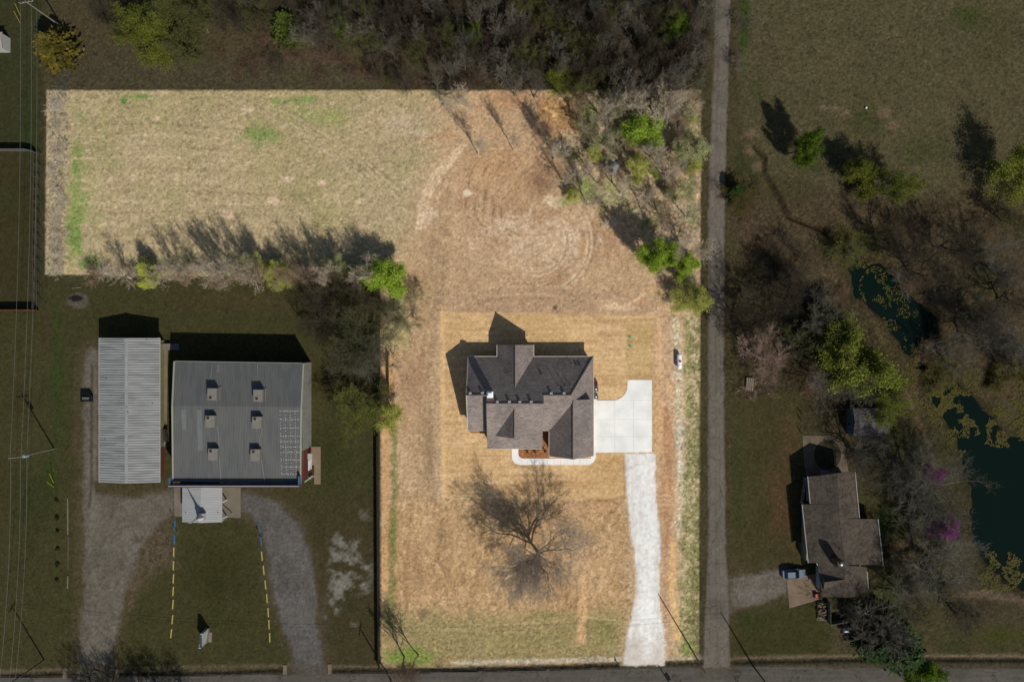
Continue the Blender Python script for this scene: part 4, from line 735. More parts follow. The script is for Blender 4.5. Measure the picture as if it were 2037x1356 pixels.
hb = thing('patio_bench', 'pale cushioned bench under the north gable of the old brown house', 'bench', W(1639, 940)); x, y, _ = W(1639, 938); MB().box(x-.85, x+.85, y-.3, y+.3, .35, .5).build('seat', mat('pale_cushion', (120, 130, 150), .8, .1, 3), hb); MB().box(x-.85, x+.85, y-.42, y-.3, .4, .95).build('backrest', mat('pale_cushion', (120, 130, 150)), hb)
for q in (-.8, .72): MB().box(x+q, x+q+.08, y-.28, y+.28, .05, .35).build('leg', BLK, hb)
# outbuilding
ob = thing('garden_shed', 'grey roofed outbuilding with blue framed windows under the yellow green tree', 'shed', W(1735, 840)); 
P = [W(1700, 806, 3.6), W(1772, 833, 3.6), W(1769, 864, 3.6), W(1701, 872, 3.6)]
yt, ybm = W(0, 812, 3.4)[1], W(0, 868, 3.4)[1]; xl, xr2 = W(1700, 0, 3.4)[0], W(1770, 0, 3.4)[0]; ym = (yt+ybm)/2
MB().slab([(xl, yt, 2.7), (xr2, yt, 2.7), (xr2, ym, 3.5), (xl, ym, 3.5)], .1).slab([(xl, ym, 3.5), (xr2, ym, 3.5), (xr2, ybm, 2.7), (xl, ybm, 2.7)], .1).build('roof', shingle('grey_shingles', (96, 92, 90), (66, 64, 66), (2.5, 2.5, 2.5)), ob)
MB().box(xl-.1, xr2-.2, ybm+.2, yt-.2, 0, 2.65).poly([(xl-.11, yt-.2, 2.6), (xl-.11, ybm+.2, 2.6), (xl-.11, ym, 3.4)]).build('wall', mat('blue_grey_wall', (70, 80, 84), .8, .1, 2), ob)
for q in (-1.6, -.5): f = MB().box(xl-.17, xl-.1, ym+q-.45, ym+q+.45, .9, 2.2).build('window', mat('blue_frame', (60, 110, 130), .6, .1, 2), ob); MB().box(xl-.2, xl-.16, ym+q-.3, ym+q+.3, 1.0, 2.05).build('pane', wi, f)
# brick fire pit patio and slatted bench
fp = thing('fire_pit_patio', 'small paved patio with an L shaped brick seat wall under the reddish bare tree', 'patio', W(1560, 690)); 
MB().prism([W(*q)[:2] for q in ((1545, 670), (1584, 672), (1586, 714), (1548, 712))], 0, .06).build('paving', mat('pavers', (84, 74, 64), .9, .3, 3), fp)
x, y, _ = W(1572, 706); MB().box(x-1.2, x+.9, y-.3, y, .06, .5).box(x+.5, x+.9, y, y+1.5, .06, .5).build('seat_wall', mat('pavers2', (104, 86, 72), .9, .3, 4), fp)
x, y, _ = W(1562, 686); f = MB(); f.lathe((x, y, .06), (x, y, .5), [(0, .5), (1, .6)], 14).cyl((x, y, .06), (x, y, .2), .45, n=14).build('fire_bowl', BLK, fp)
sb = thing('slatted_bench', 'weathered slatted bench on the grass beside the reddish bare tree', 'bench', W(1491, 764)); x, y, _ = W(1491, 764); s_ = MB()
for i in range(4): s_.box(x-.75+i*.38, x-.5+i*.38, y-1.3, y+1.3, .42, .47, rz=R(-4), c=(x, y))
s_.build('slats', mat('weathered_wood', (128, 114, 100), .9, .2, 3), sb); MB().box(x-.7, x-.6, y-1.1, y-1.0, 0, .42).box(x+.5, x+.6, y-1.1, y-1.0, 0, .42).box(x-.7, x-.6, y+1.0, y+1.1, 0, .42).box(x+.5, x+.6, y+1.0, y+1.1, 0, .42).build('leg', mat('weathered_wood', (128, 114, 100)), sb)
# firewood pile
fw = thing('firewood_pile', 'long pile of split firewood against the fence south of the garage apron', 'firewood', W(1634, 1214)); rw = random.Random(9)
x, y, _ = W(1634, 1214)
for i in range(100):
    m_ = MB()
    a = rw.uniform(-.5, .5); cx_, cy_ = x+rw.uniform(-.75, .75), y+rw.uniform(-1.8, 1.8); z = rw.choice((.1, .3, .5, .68)); m_.cyl((cx_-.22*math.cos(a), cy_-.22*math.sin(a), z), (cx_+.22*math.cos(a), cy_+.22*math.sin(a), z+rw.uniform(-.05, .1)), rw.uniform(.08, .14), n=5).build('log', mat('split_wood', (120, 104, 84), .9, .6, 2.5, rgb2=(60, 50, 40)), fw)
MB().box(x-.85, x+.85, y-1.9, y+1.9, 0, .06).build('pallet', mat('weathered_wood', (128, 114, 100)), fw)
# ---------------------------------------------------------------- fences
def fence(pts, h, m, label, name='wooden_fence', rails=True, post=2.4, thick=.05, posts=None, cap=None):
    P = [W(*p) for p in pts]; f = thing(name, label, 'fence', P[0]); pn = MB(); pp = []
    for a, b in zip(P, P[1:]):
        a, b = Vector(a), Vector(b); d = b-a; n = d.length; u = d/n; w_ = Vector((-u.y, u.x, 0))*thick
        if rails == 'board': 
            k = len(pn.v); pn.v += [tuple(q) for q in (a-w_/2, b-w_/2, b+w_/2, a+w_/2)]+[tuple(q+Vector((0, 0, h))) for q in (a-w_/2, b-w_/2, b+w_/2, a+w_/2)]
            pn.f += [tuple(k+i for i in q) for q in ((3, 2, 1, 0), (4, 5, 6, 7), (0, 1, 5, 4), (1, 2, 6, 5), (2, 3, 7, 6), (3, 0, 4, 7))]; pn.m += [0]*6
        else:
            for z in ((.15, .6, h-.05) if rails is True else rails): pn.cyl(a+Vector((0, 0, z)), b+Vector((0, 0, z)), thick/2, n=5)
        q = 0
        while q <= n+.01: c = a+u*q; pp.append((c.x-.06, c.x+.06, c.y-.06, c.y+.06, 0, h+.08)); q += post
    pn.build('panel', m, f); [MB().box(*q).build('post', posts or m, f) for q in pp]; return f
OW = mat('orange_cedar', (124, 66, 30), .8, .2, 3); GW = mat('grey_wood', (86, 82, 76), .9, .2, 3)
fence([(-120, 300), (60, 301), (74, 304)], 1.9, GW, 'weathered grey board fence closing the north side of the western yard', rails='board')
fence([(76, 306), (75, 420), (73, 615)], 1.5, GW, 'thin grey post and rail fence along the east side of the western yard', thick=.07)
fence([(-120, 617), (79, 617)], 1.9, OW, 'orange cedar board fence closing the south side of the western yard', rails='board')
fence([(82, 306), (82, 617)], 1.5, mat('grey_wood2', (70, 66, 60), .9, .2, 3), 'second grey rail fence just outside the western yard fence', thick=.05)
fence([(1645, 1192), (1646, 1236), (1700, 1228), (1728, 1224)], 1.7, mat('pale_board', (104, 98, 92), .8, .15, 3), 'pale board fence around the south side of the old brown house', rails='board')
fence([(1593, 860), (1594, 822), (1650, 815), (1686, 812)], 1.3, GW, 'low wire fence round the grass north of the patio', name='wire_fence', thick=.03)
fence([(1599, 950), (1592, 1000)], 1.2, mat('dull_white', (165, 165, 158)), 'short white railing west of the old brown house', name='railing', thick=.06)
fence([(776, 706), (777, 786)], 1.7, mat('new_cedar', (216, 178, 110), .8, .15, 3), 'short new yellow board fence at the west edge of the bare lot', rails='board')
fence([(752, 866), (753, 1100), (755, 1326)], 1.8, mat('dark_fence', (30, 28, 26), .9, .2, 3), 'long dark board fence between the church lawn and the bare lot', rails='board', post=2.5)
x, y, _ = W(799, 548); tr = thing('lumber_scrap', 'pale triangle of scrap board beside the bright green tree', 'board', (x, y, 0)); MB().slab([(x-.1, y+1.0, .35), (x+.35, y+.6, .3), (x+.1, y-.6, .25), (x-.5, y-.1, .3)][::-1], .08).build('board', mat('new_cedar', (216, 178, 110)), tr)
# white metal shed at the west edge
x0, y1, _ = W(-40, 97, 2.6); x1, y0, _ = W(4.5, 64, 2.6); ws = thing('small_white_building', 'corner of a white roofed building at the left edge above the yard', 'building', ((x0+x1)/2, (y0+y1)/2, 0)); MB().slab([(x0, y0, 2.6), (x1, y0, 2.6), (x1, (y0+y1)/2, 2.9), (x0, (y0+y1)/2, 2.9)], .1).slab([(x0, (y0+y1)/2, 2.9), (x1, (y0+y1)/2, 2.9), (x1, y1, 2.6), (x0, y1, 2.6)], .1).build('roof', mat('dull_roof_white', (150, 146, 140), .6, .1, 2), ws); MB().box(x0+.2, x1-.15, y1+.2, y0-.2, 0, 2.5).build('wall', mat('dull_white', (165, 165, 158)), ws)
# ---------------------------------------------------------------- parking bumpers
def bumper(m, nm, label, grp):
    b = MB(); L_, w_, h = .95, .11, .14
    for s in (0,): b.v += [(-w_, -L_, 0), (w_, -L_, 0), (w_, L_, 0), (-w_, L_, 0), (-w_*.55, -L_+.08, h), (w_*.55, -L_+.08, h), (w_*.55, L_-.08, h), (-w_*.55, L_-.08, h)]; b.f += [(3, 2, 1, 0), (4, 5, 6, 7), (0, 1, 5, 4), (1, 2, 6, 5), (2, 3, 7, 6), (3, 0, 4, 7)]; b.m += [0]*6
    o = b.build(nm, m, loc=(0, 0, 0)); return tag(o, label, 'parking bumper', grp)
YB = bumper(mat('yellow_concrete', (176, 160, 88), .8, .12, 3), 'parking_bumper', 'x', 'yellow parking bumpers edging the church lawn'); BB = bumper(mat('blue_concrete', (48, 104, 150), .8, .12, 3), 'parking_bumper', 'x', 'blue parking bumpers beside the entrance')
def ordn(i): return ['first', 'second', 'third', 'fourth', 'fifth', 'sixth', 'seventh'][i]
used = {}
def bump(proto, x, y, rz, label):
    o = proto if proto.name not in used else proto.copy()
    if proto.name in used: COL.objects.link(o)
    used[proto.name] = 1; o.location = W(x, y); o.rotation_euler[2] = rz; o['label'] = label
LY = [(345.7, 1097), (345, 1124), (345, 1150), (344.5, 1175), (344, 1201), (343, 1231), (340.5, 1259)]; RY = [(521, 1105), (524.5, 1133), (528, 1162), (531, 1189), (533.5, 1217), (535, 1241), (536.5, 1267)]
for i, (x, y) in enumerate(LY): bump(YB, x, y, R(-1-i*.8), f'{ordn(i)} yellow bumper from the blue ones in the row beside the wide gravel yard')
for i, (x, y) in enumerate(RY): bump(YB, x, y, R(6-i*.6), f'{ordn(i)} yellow bumper from the blue ones in the row beside the curved gravel drive')
bump(BB, 347.5, 1043, R(-3), 'blue parking bumper at the canopy corner, gravel yard side, nearest the canopy'); bump(BB, 346.8, 1072, R(-1), 'blue parking bumper next to the yellow row on the gravel yard side')
bump(BB, 516, 1049, R(8), 'blue parking bumper on the curved drive side, nearest the entrance slab'); bump(BB, 519.3, 1076, R(6), 'blue parking bumper next to the yellow row on the curved drive side')
# small parking sign posts by the blue bumpers
for px, py, lb in ((352, 1056, 'thin sign post among the blue bumpers on the gravel yard side'), (518, 1062, 'thin sign post between the blue bumpers on the curved drive side'), (346, 1026, 'thin sign post at the corner of the entrance slab')):
    x, y, _ = W(px, py); t = thing('sign_post', lb, 'sign post', (x, y, 0)); MB().cyl((x, y, 0), (x, y, 1.7), .04, n=6).build('post', BLK, t); MB().box(x-.02, x+.02, y-.16, y+.16, 1.25, 1.7).build('sign_plate', mat('dull_sign', (90, 110, 140), .5, .1, 3), t)
# timbers
for i, (a, b) in enumerate((((134.5, 990), (134.8, 1063)), ((136, 1066), (135, 1128)), ((135, 1145), (134, 1170)))):
    p, q = W(*a, .1), W(*b, .1); o = MB().cyl(p, q, .12, n=7).build('landscape_timber', mat('grey_timber' if i != 1 else 'brown_timber', (112, 104, 94) if i != 1 else (88, 70, 60), .9, .3, 2), loc=p); tag(o, ['longest pale timber lying beside the wide gravel yard, northern end', 'brown middle timber lying beside the wide gravel yard', 'short pale timber lying at the southern end beside the wide gravel yard'][i], 'timber', 'timbers beside the gravel yard')
p, q = W(143, 573, .1), W(161, 571, .1); tag(MB().cyl(p, q, .1, n=7).build('log', mat('grey_timber', (112, 104, 94)), loc=p), 'short pale log above the round burn patch', 'log')
# brush heap on the burn patch
m_ = MB(); rb_ = random.Random(4); x, y, _ = W(152, 594)
for _ in range(220):
    a, r0 = rb_.uniform(0, 6.28), rb_.uniform(0, 1.1); c = Vector((x+r0*1.2*math.cos(a), y+r0*.5*math.sin(a), rb_.uniform(.02, .3))); d = Vector((rb_.uniform(-1, 1), rb_.uniform(-.4, .4), rb_.uniform(-.1, .3)))*.5; m_.cyl(c-d, c+d, .02, n=3)
tag(m_.build('ash_heap', mat('charred_wood', (50, 46, 42), .9, .4, 4), loc=(x, y, 0)), 'low heap of charred sticks on the round burn patch', 'ash heap')
# ---------------------------------------------------------------- church sign
x, y, _ = W(412, 1262); cs = thing('church_sign', 'white monument sign standing end on in the church lawn', 'sign', (x, y, 0), rz=0)
rzz = R(-8); MB().box(x-.35, x+.35, y-1.5, y+1.5, .0, .5, rz=rzz).build('base', CO, cs)
DW = mat('sign_white', (160, 164, 164), .5, .1, 2)
MB().box(x-.2, x+.2, y-1.4, y+1.4, .5, 3.0, rz=rzz).build('cabinet', DW, cs); MB().box(x-.24, x+.24, y-1.45, y-1.3, .5, 3.1, rz=rzz, c=(x, y)).box(x-.24, x+.24, y+1.3, y+1.45, .5, 3.1, rz=rzz, c=(x, y)).build('post', DW, cs)
t_ = MB(); 
k = Vector((x, y, 0)); t_.prism([(x-.22, y-1.4), (x+.22, y-1.4), (x+.22, y+1.4), (x-.22, y+1.4)], 3.0, 3.08); t_.build('cap', mat('dark_cap', (60, 66, 70), .5, .1, 2), cs)
flat('sign_pad', [(413, 1257), (422, 1257), (421, 1277), (412, 1276)], mat('pad_pink', (120, 108, 98), .9, .1, 1), z1=.05)
# ---------------------------------------------------------------- utility poles, wires, guys
PW = mat('pole_wood', (74, 68, 60), .9, .3, 2); LPW = mat('pale_pole', (120, 112, 100), .8, .2, 2)
def pole(px, py, h, label, arm=None, trans=None, m=PW, light=False, lean=0):
    x, y, _ = W(px, py); p = thing('utility_pole', label, 'utility pole', (x, y, 0)); MB().cyl((x, y, -.2), (x, y, h), .17, .1, n=8).build('pole', m, p)
    if arm is not None: 
        a = MB(); dx, dy = math.cos(arm)*1.2, math.sin(arm)*1.2; a.cyl((x-dx, y-dy, h-.5), (x+dx, y+dy, h-.5), .07, n=6); a.build('crossarm', LPW, p); i_ = MB()
        for t in (-1, -.45, .45, 1): i_.cyl((x+dx*t, y+dy*t, h-.42), (x+dx*t, y+dy*t, h-.15), .06, n=6)
        i_.build('insulator', mat('porcelain', (150, 156, 160), .3, .1, 2), p)
    if trans: MB().cyl((x+trans[0], y+trans[1], h-3.0), (x+trans[0], y+trans[1], h-1.8), .3, n=12).cyl((x+trans[0], y+trans[1], h-1.8), (x+trans[0], y+trans[1], h-1.65), .2, .1, n=8).build('transformer', mat('transformer_grey', (140, 150, 152), .5, .1, 3), p)
    return (x, y, h)
A = pole(108, 892, 11.8, 'wooden power pole with transformer beside the long streaked roof', arm=R(5), trans=(.45, 0), m=LPW)
B = pole(88, 1312, 12, 'power pole with crossarm near the road at the lower left corner', arm=R(60))
Cc = pole(125, 55, 11.5, 'pale slanting power pole by the golden evergreen at top left', arm=R(10), m=LPW)
D = pole(778, 1352, 11.6, 'power pole at the roadside below the fence corner', arm=R(80))
F = pole(1374, 1288, 11.8, 'slim service pole on the grass corner east of the white drive', m=LPW, trans=None)
G = pole(1497, 1322, 11.5, 'power pole across the side road mouth by the roadside ditch', m=PW)
Hh = pole(1376, 1432, 12, 'power pole with transformer on the far side of the road', trans=(.5, 0))
def wire(a, b, sag, n=16):
    m_ = MB(); a, b = Vector(a), Vector(b); P = [a.lerp(b, i/n)-Vector((0, 0, sag*4*(i/n)*(1-i/n))) for i in range(n+1)]
    for p, q in zip(P, P[1:]): m_.cyl(p, q, .022, n=4, cap=False)
    return m_
WM = mat('wire_metal', (110, 110, 104), .5, .1, 1); k = 0
for a, b, o_ in ((A, B, (.9, -.4)), (A, B, (-.9, .4)), (A, Cc, (1.0, 0)), (A, Cc, (-1.0, 0)), (A, B, (0, -3.2)), (B, D, (0, .5)), (B, D, (.3, -.5)), (D, G, (0, 0)), (D, G, (0, -1.0)), (A, Cc, (.1, -3))):
    k += 1; dx = o_[0] if a is A else 0; dy = 0 if a is A else o_[0]; dz = o_[1] if abs(o_[1]) > 2 or a is not A else 0
    w_ = wire((a[0]+dx, a[1]+dy, a[2]-.2+dz), (b[0]+dx, b[1]+dy, b[2]-.2+dz), 1.0)
    where = {1: 'power wire, eastern of the pair from the transformer pole to the corner pole', 2: 'power wire, western of the pair from the transformer pole to the corner pole', 3: 'power wire, eastern of the pair running north past the western yard', 4: 'power wire, western of the pair running north past the western yard', 5: 'low telephone cable from the transformer pole to the corner pole', 6: 'upper wire along the road at the lower left', 7: 'lower wire along the road at the lower left', 8: 'upper wire along the road south of the bare lot', 9: 'lower wire along the road south of the bare lot', 10: 'low telephone cable running north past the western yard'}[k]
    tag(w_.build('overhead_wire', WM, loc=a), where, 'wire', 'overhead wires')
YG = mat('yellow_guard', (150, 126, 30), .6, .1, 2)
for i, (a, b, lb) in enumerate((((106.5, 960), (98, 942), 'longer yellow guy guard on the grass below the transformer pole'), ((106.5, 968), (93, 958), 'shorter yellow guy guard on the grass below the transformer pole'), ((41, 32), (29, 7), 'longer yellow guy guard in the yard at top left'), ((40, 46), (27, 22), 'shorter yellow guy guard in the yard at top left'))):
    p, q = W(*a), W(*b, 2.2); tag(MB().cyl(p, q, .05, n=6).build('guy_guard', YG, loc=p), lb, 'guy wire guard', 'yellow guy guards')
# culvert headwalls, mailbox, shrub by drive
for px, py, w2, h2, lb in ((129, 1338, .35, 1.0, 'concrete headwall at the west side of the gravel yard mouth'), (567, 1331, .4, .95, 'concrete headwall at the west side of the curved drive mouth'), (656, 1330, .35, 1.0, 'concrete headwall at the east side of the curved drive mouth'), (233, 1338, .25, .8, 'concrete headwall at the east side of the gravel yard mouth')):
    x, y, _ = W(px, py); hw_ = thing('culvert_headwall', lb, 'culvert', (x, y, 0), 'culvert headwalls along the road'); MB().box(x-w2, x+w2, y-h2, y+h2, -.7, .12).build('headwall', mat('old_headwall', (108, 98, 82), .9, .2, 1), hw_); MB().cyl((x-w2-.05, y, -.4), (x-w2+.1, y, -.4), .25, n=12).build('pipe', BLK, hw_)
x, y, _ = W(1230, 1321); mb_ = thing('mailbox', 'dark mailbox on a post at the roadside left of the white drive', 'mailbox', (x, y, 0)); MB().box(x-.05, x+.05, y-.05, y+.05, 0, 1.0).build('post', mat('weathered_wood', (128, 114, 100)), mb_); MB().box(x-.13, x+.13, y-.28, y+.28, 1.0, 1.2).cyl((x, y-.28, 1.2), (x, y+.28, 1.2), .13, n=12).build('box', BLK, mb_)
# septic lids
for px, py, lb in ((1253, 670, 'round green septic lid in the straw, the one farther from the driveway'), (1253.5, 688, 'round green septic lid in the straw, the one nearer the driveway')):
    x, y, _ = W(px, py); t = thing('septic_lid', lb, 'septic lid', (x, y, 0), 'green septic lids'); MB().cyl((x, y, 0), (x, y, .12), .3, n=16).build('lid', mat('pale_green_plastic', (112, 156, 108), .6, .1, 2), t); MB().cyl((x, y, .12), (x, y, .16), .12, n=10).build('hub', mat('green_hub', (88, 130, 88), .6, .1, 2), t)
# ---------------------------------------------------------------- dark pickup-sized car by the garage
def car(px, py, rz, col, label, nm='parked_car'):
    x, y, _ = W(px, py, .8); c = thing(nm, label, 'car', (x, y, .0)); 
    def P(u, v, z): return (x+u*math.cos(rz)-v*math.sin(rz), y+u*math.sin(rz)+v*math.cos(rz), z)
    def loft(secs):
        m_ = MB(); rows = []
        for u, w_, z0, z1, cr in secs:
            i = len(m_.v); m_.v += [P(u, -w_, z0), P(u, -w_, z1-cr), P(u, -w_*.86, z1), P(u, w_*.86, z1), P(u, w_, z1-cr), P(u, w_, z0)]; rows.append(i)
        for a, b in zip(rows, rows[1:]):
            for j in range(6): j2 = (j+1) % 6; m_.f.append((a+j, b+j, b+j2, a+j2)); m_.m.append(0)
        m_.f.append(tuple(rows[0]+j for j in range(6))[::-1]); m_.f.append(tuple(rows[-1]+j for j in range(6))); m_.m += [0, 0]; return m_
    loft([(-2.3, .72, .4, .75, .1), (-2.2, .84, .3, .95, .12), (-1.0, .9, .25, 1.0, .1), (1.0, .9, .25, .98, .1), (1.95, .86, .3, .88, .12), (2.3, .7, .4, .7, .1)]).build('body', col, c)
    gl = mat('car_glass', (16, 26, 34), .08, .1, 1, spec=.8)
    loft([(-1.9, .74, .97, 1.02, .02), (-1.45, .7, .97, 1.5, .1), (.2, .7, .97, 1.52, .1), (1.0, .76, .96, 1.0, .02)]).build('glasshouse', gl, c)
    MB().poly([P(-1.4, -.56, 1.535), P(.05, -.56, 1.545), P(.05, .56, 1.545), P(-1.4, .56, 1.535)]).build('roof_panel', col, c)
    for u in (-1.4, 1.45):
        for v in (-.82, .82): t = MB().cyl(P(u, v-.11, .33), P(u, v+.11, .33), .33, n=16).build('wheel', BLK, c); MB().cyl(P(u, v+.115*(1 if v > 0 else -1), .33), P(u, v+.13*(1 if v > 0 else -1), .33), .19, n=12).build('rim', GAL, t)
    for v in (-.6, .6): MB().cyl(P(2.2, v, .66), P(2.29, v, .66), .11, n=8).build('headlight', WHT, c); MB().box(*(lambda q: (q[0]-.06, q[0]+.06, q[1]-.12, q[1]+.12))(P(-2.24, v, 0)), .7, .82).build('tail_light', mat('red_lamp', (120, 20, 20), .4, .1, 1), c)
    for v in (-.98, .98): q = P(.65, v, 1.0); MB().box(q[0]-.08, q[0]+.08, q[1]-.1, q[1]+.1, .95, 1.1).build('mirror', col, c)
car(1579, 1141, R(3), mat('grey_blue_paint', (104, 116, 128), .3, .06, 1, metal=.3), 'grey blue car parked on the gravel by the old house garage')
x, y, _ = W(1622, 1182); mo = thing('riding_mower', 'orange riding mower at the corner of the garage apron', 'mower', (x, y, 0)); MB().box(x-.3, x+.35, y-.35, y+.3, .3, .75).build('hood', mat('orange_paint', (190, 66, 30), .4, .1, 2), mo); MB().box(x+.4, x+.8, y-.55, y-.15, .4, .6).box(x+.7, x+.8, y-.55, y-.15, .6, .95).build('seat', BLK, mo)
for u, v in ((-.2, -.45), (-.2, .4), (.6, -.6), (.6, .1)): MB().cyl((x+u, y+v-.08, .22), (x+u, y+v+.08, .22), .22, n=12).build('wheel', BLK, mo)
MB().cyl((x+.35, y-.2, .75), (x+.45, y-.3, 1.0), .03, n=6).cyl((x+.45, y-.3, 1.0), (x+.47, y-.32, 1.03), .16, n=12).build('steering_wheel', BLK, mo)
# white stone scraps
rs_ = random.Random(11)
for px, py, lb in ((1722, 216, 'lone white bucket in the open meadow at top right'), (112, 322, 'small white scrap at the edge of the green strip, upper'), (119, 373, 'small white scrap in the western brush strip, middle'), (127, 426, 'small white scrap by the green strip, lower')):
    x, y, _ = W(px, py); t = thing('bucket' if 'bucket' in lb else 'stone', lb, 'bucket' if 'bucket' in lb else 'stone', (x, y, 0)); (MB().cyl((x, y, 0), (x, y, .4), .15, .2, n=12) if 'bucket' in lb else MB().cyl((x-.2, y, .08), (x+.2, y+.1, .12), .15, .08, n=6)).build('shell', mat('chalk_white', (214, 210, 200), .7, .1, 2), t)
# ---------------------------------------------------------------- trees
def barkmat(name, rgb, var=.35, orand=.22): return mat(name, rgb, .95, var, 1.5, spec=.05, objrand=orand)
BK = dict(dark=barkmat('bark_brown_dimmed', (80, 73, 60)), grey=barkmat('bark_grey_dimmed', (104, 100, 88)), pale=barkmat('bark_pale_dimmed', (124, 118, 104)), lotb=barkmat('bark_light_brown', (158, 136, 112)), lotg=barkmat('bark_light_grey', (198, 184, 160)),  # barks of trees outside the lot have its surrounding dimming in their colour
          red=barkmat('bark_reddish', (108, 86, 68)), olive=barkmat('twig_olive', (92, 90, 62)), big=barkmat('bark_big', (170, 156, 138), .3, 0), rosy=barkmat('bark_rosy', (150, 126, 112)), cane=barkmat('cane_tan', (214, 200, 172)))
def leafmat(name, a, b, orand=.15):
    m, nt, bs = newmat(name); L = nt.links; at = N(nt, 'ShaderNodeAttribute', attribute_name='tone')
    mx = N(nt, 'ShaderNodeMix', data_type='RGBA'); L.new(at.outputs['Fac'], mx.inputs['Factor']); setc(mx.inputs['A'], alb(a)); setc(mx.inputs['B'], alb(b))
    oi = N(nt, 'ShaderNodeObjectInfo'); r2 = N(nt, 'ShaderNodeMapRange'); r2.inputs['To Min'].default_value = 1-orand; r2.inputs['To Max'].default_value = 1+orand; L.new(oi.outputs['Random'], r2.inputs['Value'])
    vm = N(nt, 'ShaderNodeVectorMath', operation='SCALE'); L.new(mx.outputs['Result'], vm.inputs[0]); L.new(r2.outputs[0], vm.inputs['Scale']); L.new(vm.outputs[0], bs.inputs['Base Color'])
    bs.inputs['Roughness'].default_value = .75; bs.inputs['Specular IOR Level'].default_value = .15
    tr = N(nt, 'ShaderNodeBsdfTranslucent'); L.new(vm.outputs[0], tr.inputs['Color']); ms = N(nt, 'ShaderNodeMixShader'); ms.inputs[0].default_value = .25
    out = nt.nodes['Material Output']; L.new(bs.outputs[0], ms.inputs[1]); L.new(tr.outputs[0], ms.inputs[2]); L.new(ms.outputs[0], out.inputs[0]); return m
LF = dict(bright=leafmat('leaf_bright', (176, 202, 64), (112, 136, 48)), lime=leafmat('leaf_lime', (196, 200, 92), (150, 154, 74)), palelime=leafmat('leaf_pale', (176, 180, 122), (150, 152, 104)), dimgreen=leafmat('leaf_green_dimmed', (114, 140, 34), (66, 84, 26)),  # darker green and lime: crowns outside the lot, dimming put into the colour
          dimlime=leafmat('leaf_lime_dimmed', (126, 132, 44), (84, 90, 34)), cedar=leafmat('needle_green', (82, 96, 30), (56, 66, 24)), gold=leafmat('needle_gold', (112, 100, 36), (70, 66, 26)), evg=leafmat('needle_dark', (52, 76, 30), (36, 52, 22)),
          bud=leafmat('bud_olive', (98, 98, 50), (76, 78, 46)), budl=leafmat('bud_light', (140, 140, 92), (116, 118, 78)), pink=leafmat('blossom_pink', (176, 84, 160), (124, 62, 114)), white=leafmat('blossom_white', (214, 208, 200), (190, 184, 178)), algae=leafmat('algae_yellow', (98, 90, 42), (74, 72, 32), 0))
class TM:
    """tree mesh gatherer: tubes for wood, small quads for leaves"""
    def __init__(s): s.v = []; s.q = []; s.tone = []
    def tube(s, P, rr, n):
        base = None
        for i, p in enumerate(P):
            d = (P[min(i+1, len(P)-1)]-P[max(i-1, 0)]).normalized(); u = d.cross(Vector((.3, .5, .8))).normalized(); v = d.cross(u); k = len(s.v)
            for j in range(n): a = 6.2832*j/n; s.v.append(p+u*(math.cos(a)*rr[i])+v*(math.sin(a)*rr[i]))
            if base is not None:
                for j in range(n): s.q.append((base+j, base+(j+1) % n, k+(j+1) % n, k+j))
            base = k
    def leaf(s, c, size, rs, flat=.5, tone=None, dirv=None):
        a = Vector((rs.gauss(0, 1), rs.gauss(0, 1), rs.gauss(0, flat))) if dirv is None else dirv+Vector((rs.gauss(0, .3), rs.gauss(0, .3), rs.gauss(0, .3)))
        a.normalize(); b = a.cross(Vector((rs.gauss(0, flat), rs.gauss(0, flat), 1))).normalized(); k = len(s.v); a = a*size; b = b*size*.62
        s.v += [c-a, c+b, c+a*1.1, c-b]; s.q.append((k, k+1, k+2, k+3)); s.tone.append((k, rs.random() if tone is None else tone))
    def mesh(s, name, tones=False):
        me = bpy.data.meshes.new(name); v = np.array([tuple(p) for p in s.v], dtype=np.float32); q = np.array(s.q, dtype=np.int32)
        me.vertices.add(len(v)); me.vertices.foreach_set('co', v.ravel()); me.loops.add(q.size); me.loops.foreach_set('vertex_index', q.ravel()); me.polygons.add(len(q))
        me.polygons.foreach_set('loop_start', np.arange(0, q.size, 4, dtype=np.int32)); me.polygons.foreach_set('loop_total', np.full(len(q), 4, dtype=np.int32))
        if tones:
            t = np.zeros(len(v)); 
            for k, x in s.tone: t[k:k+4] = x
            a = me.attributes.new('tone', 'FLOAT', 'POINT'); a.data.foreach_set('value', t)
        me.update(calc_edges=True); return me
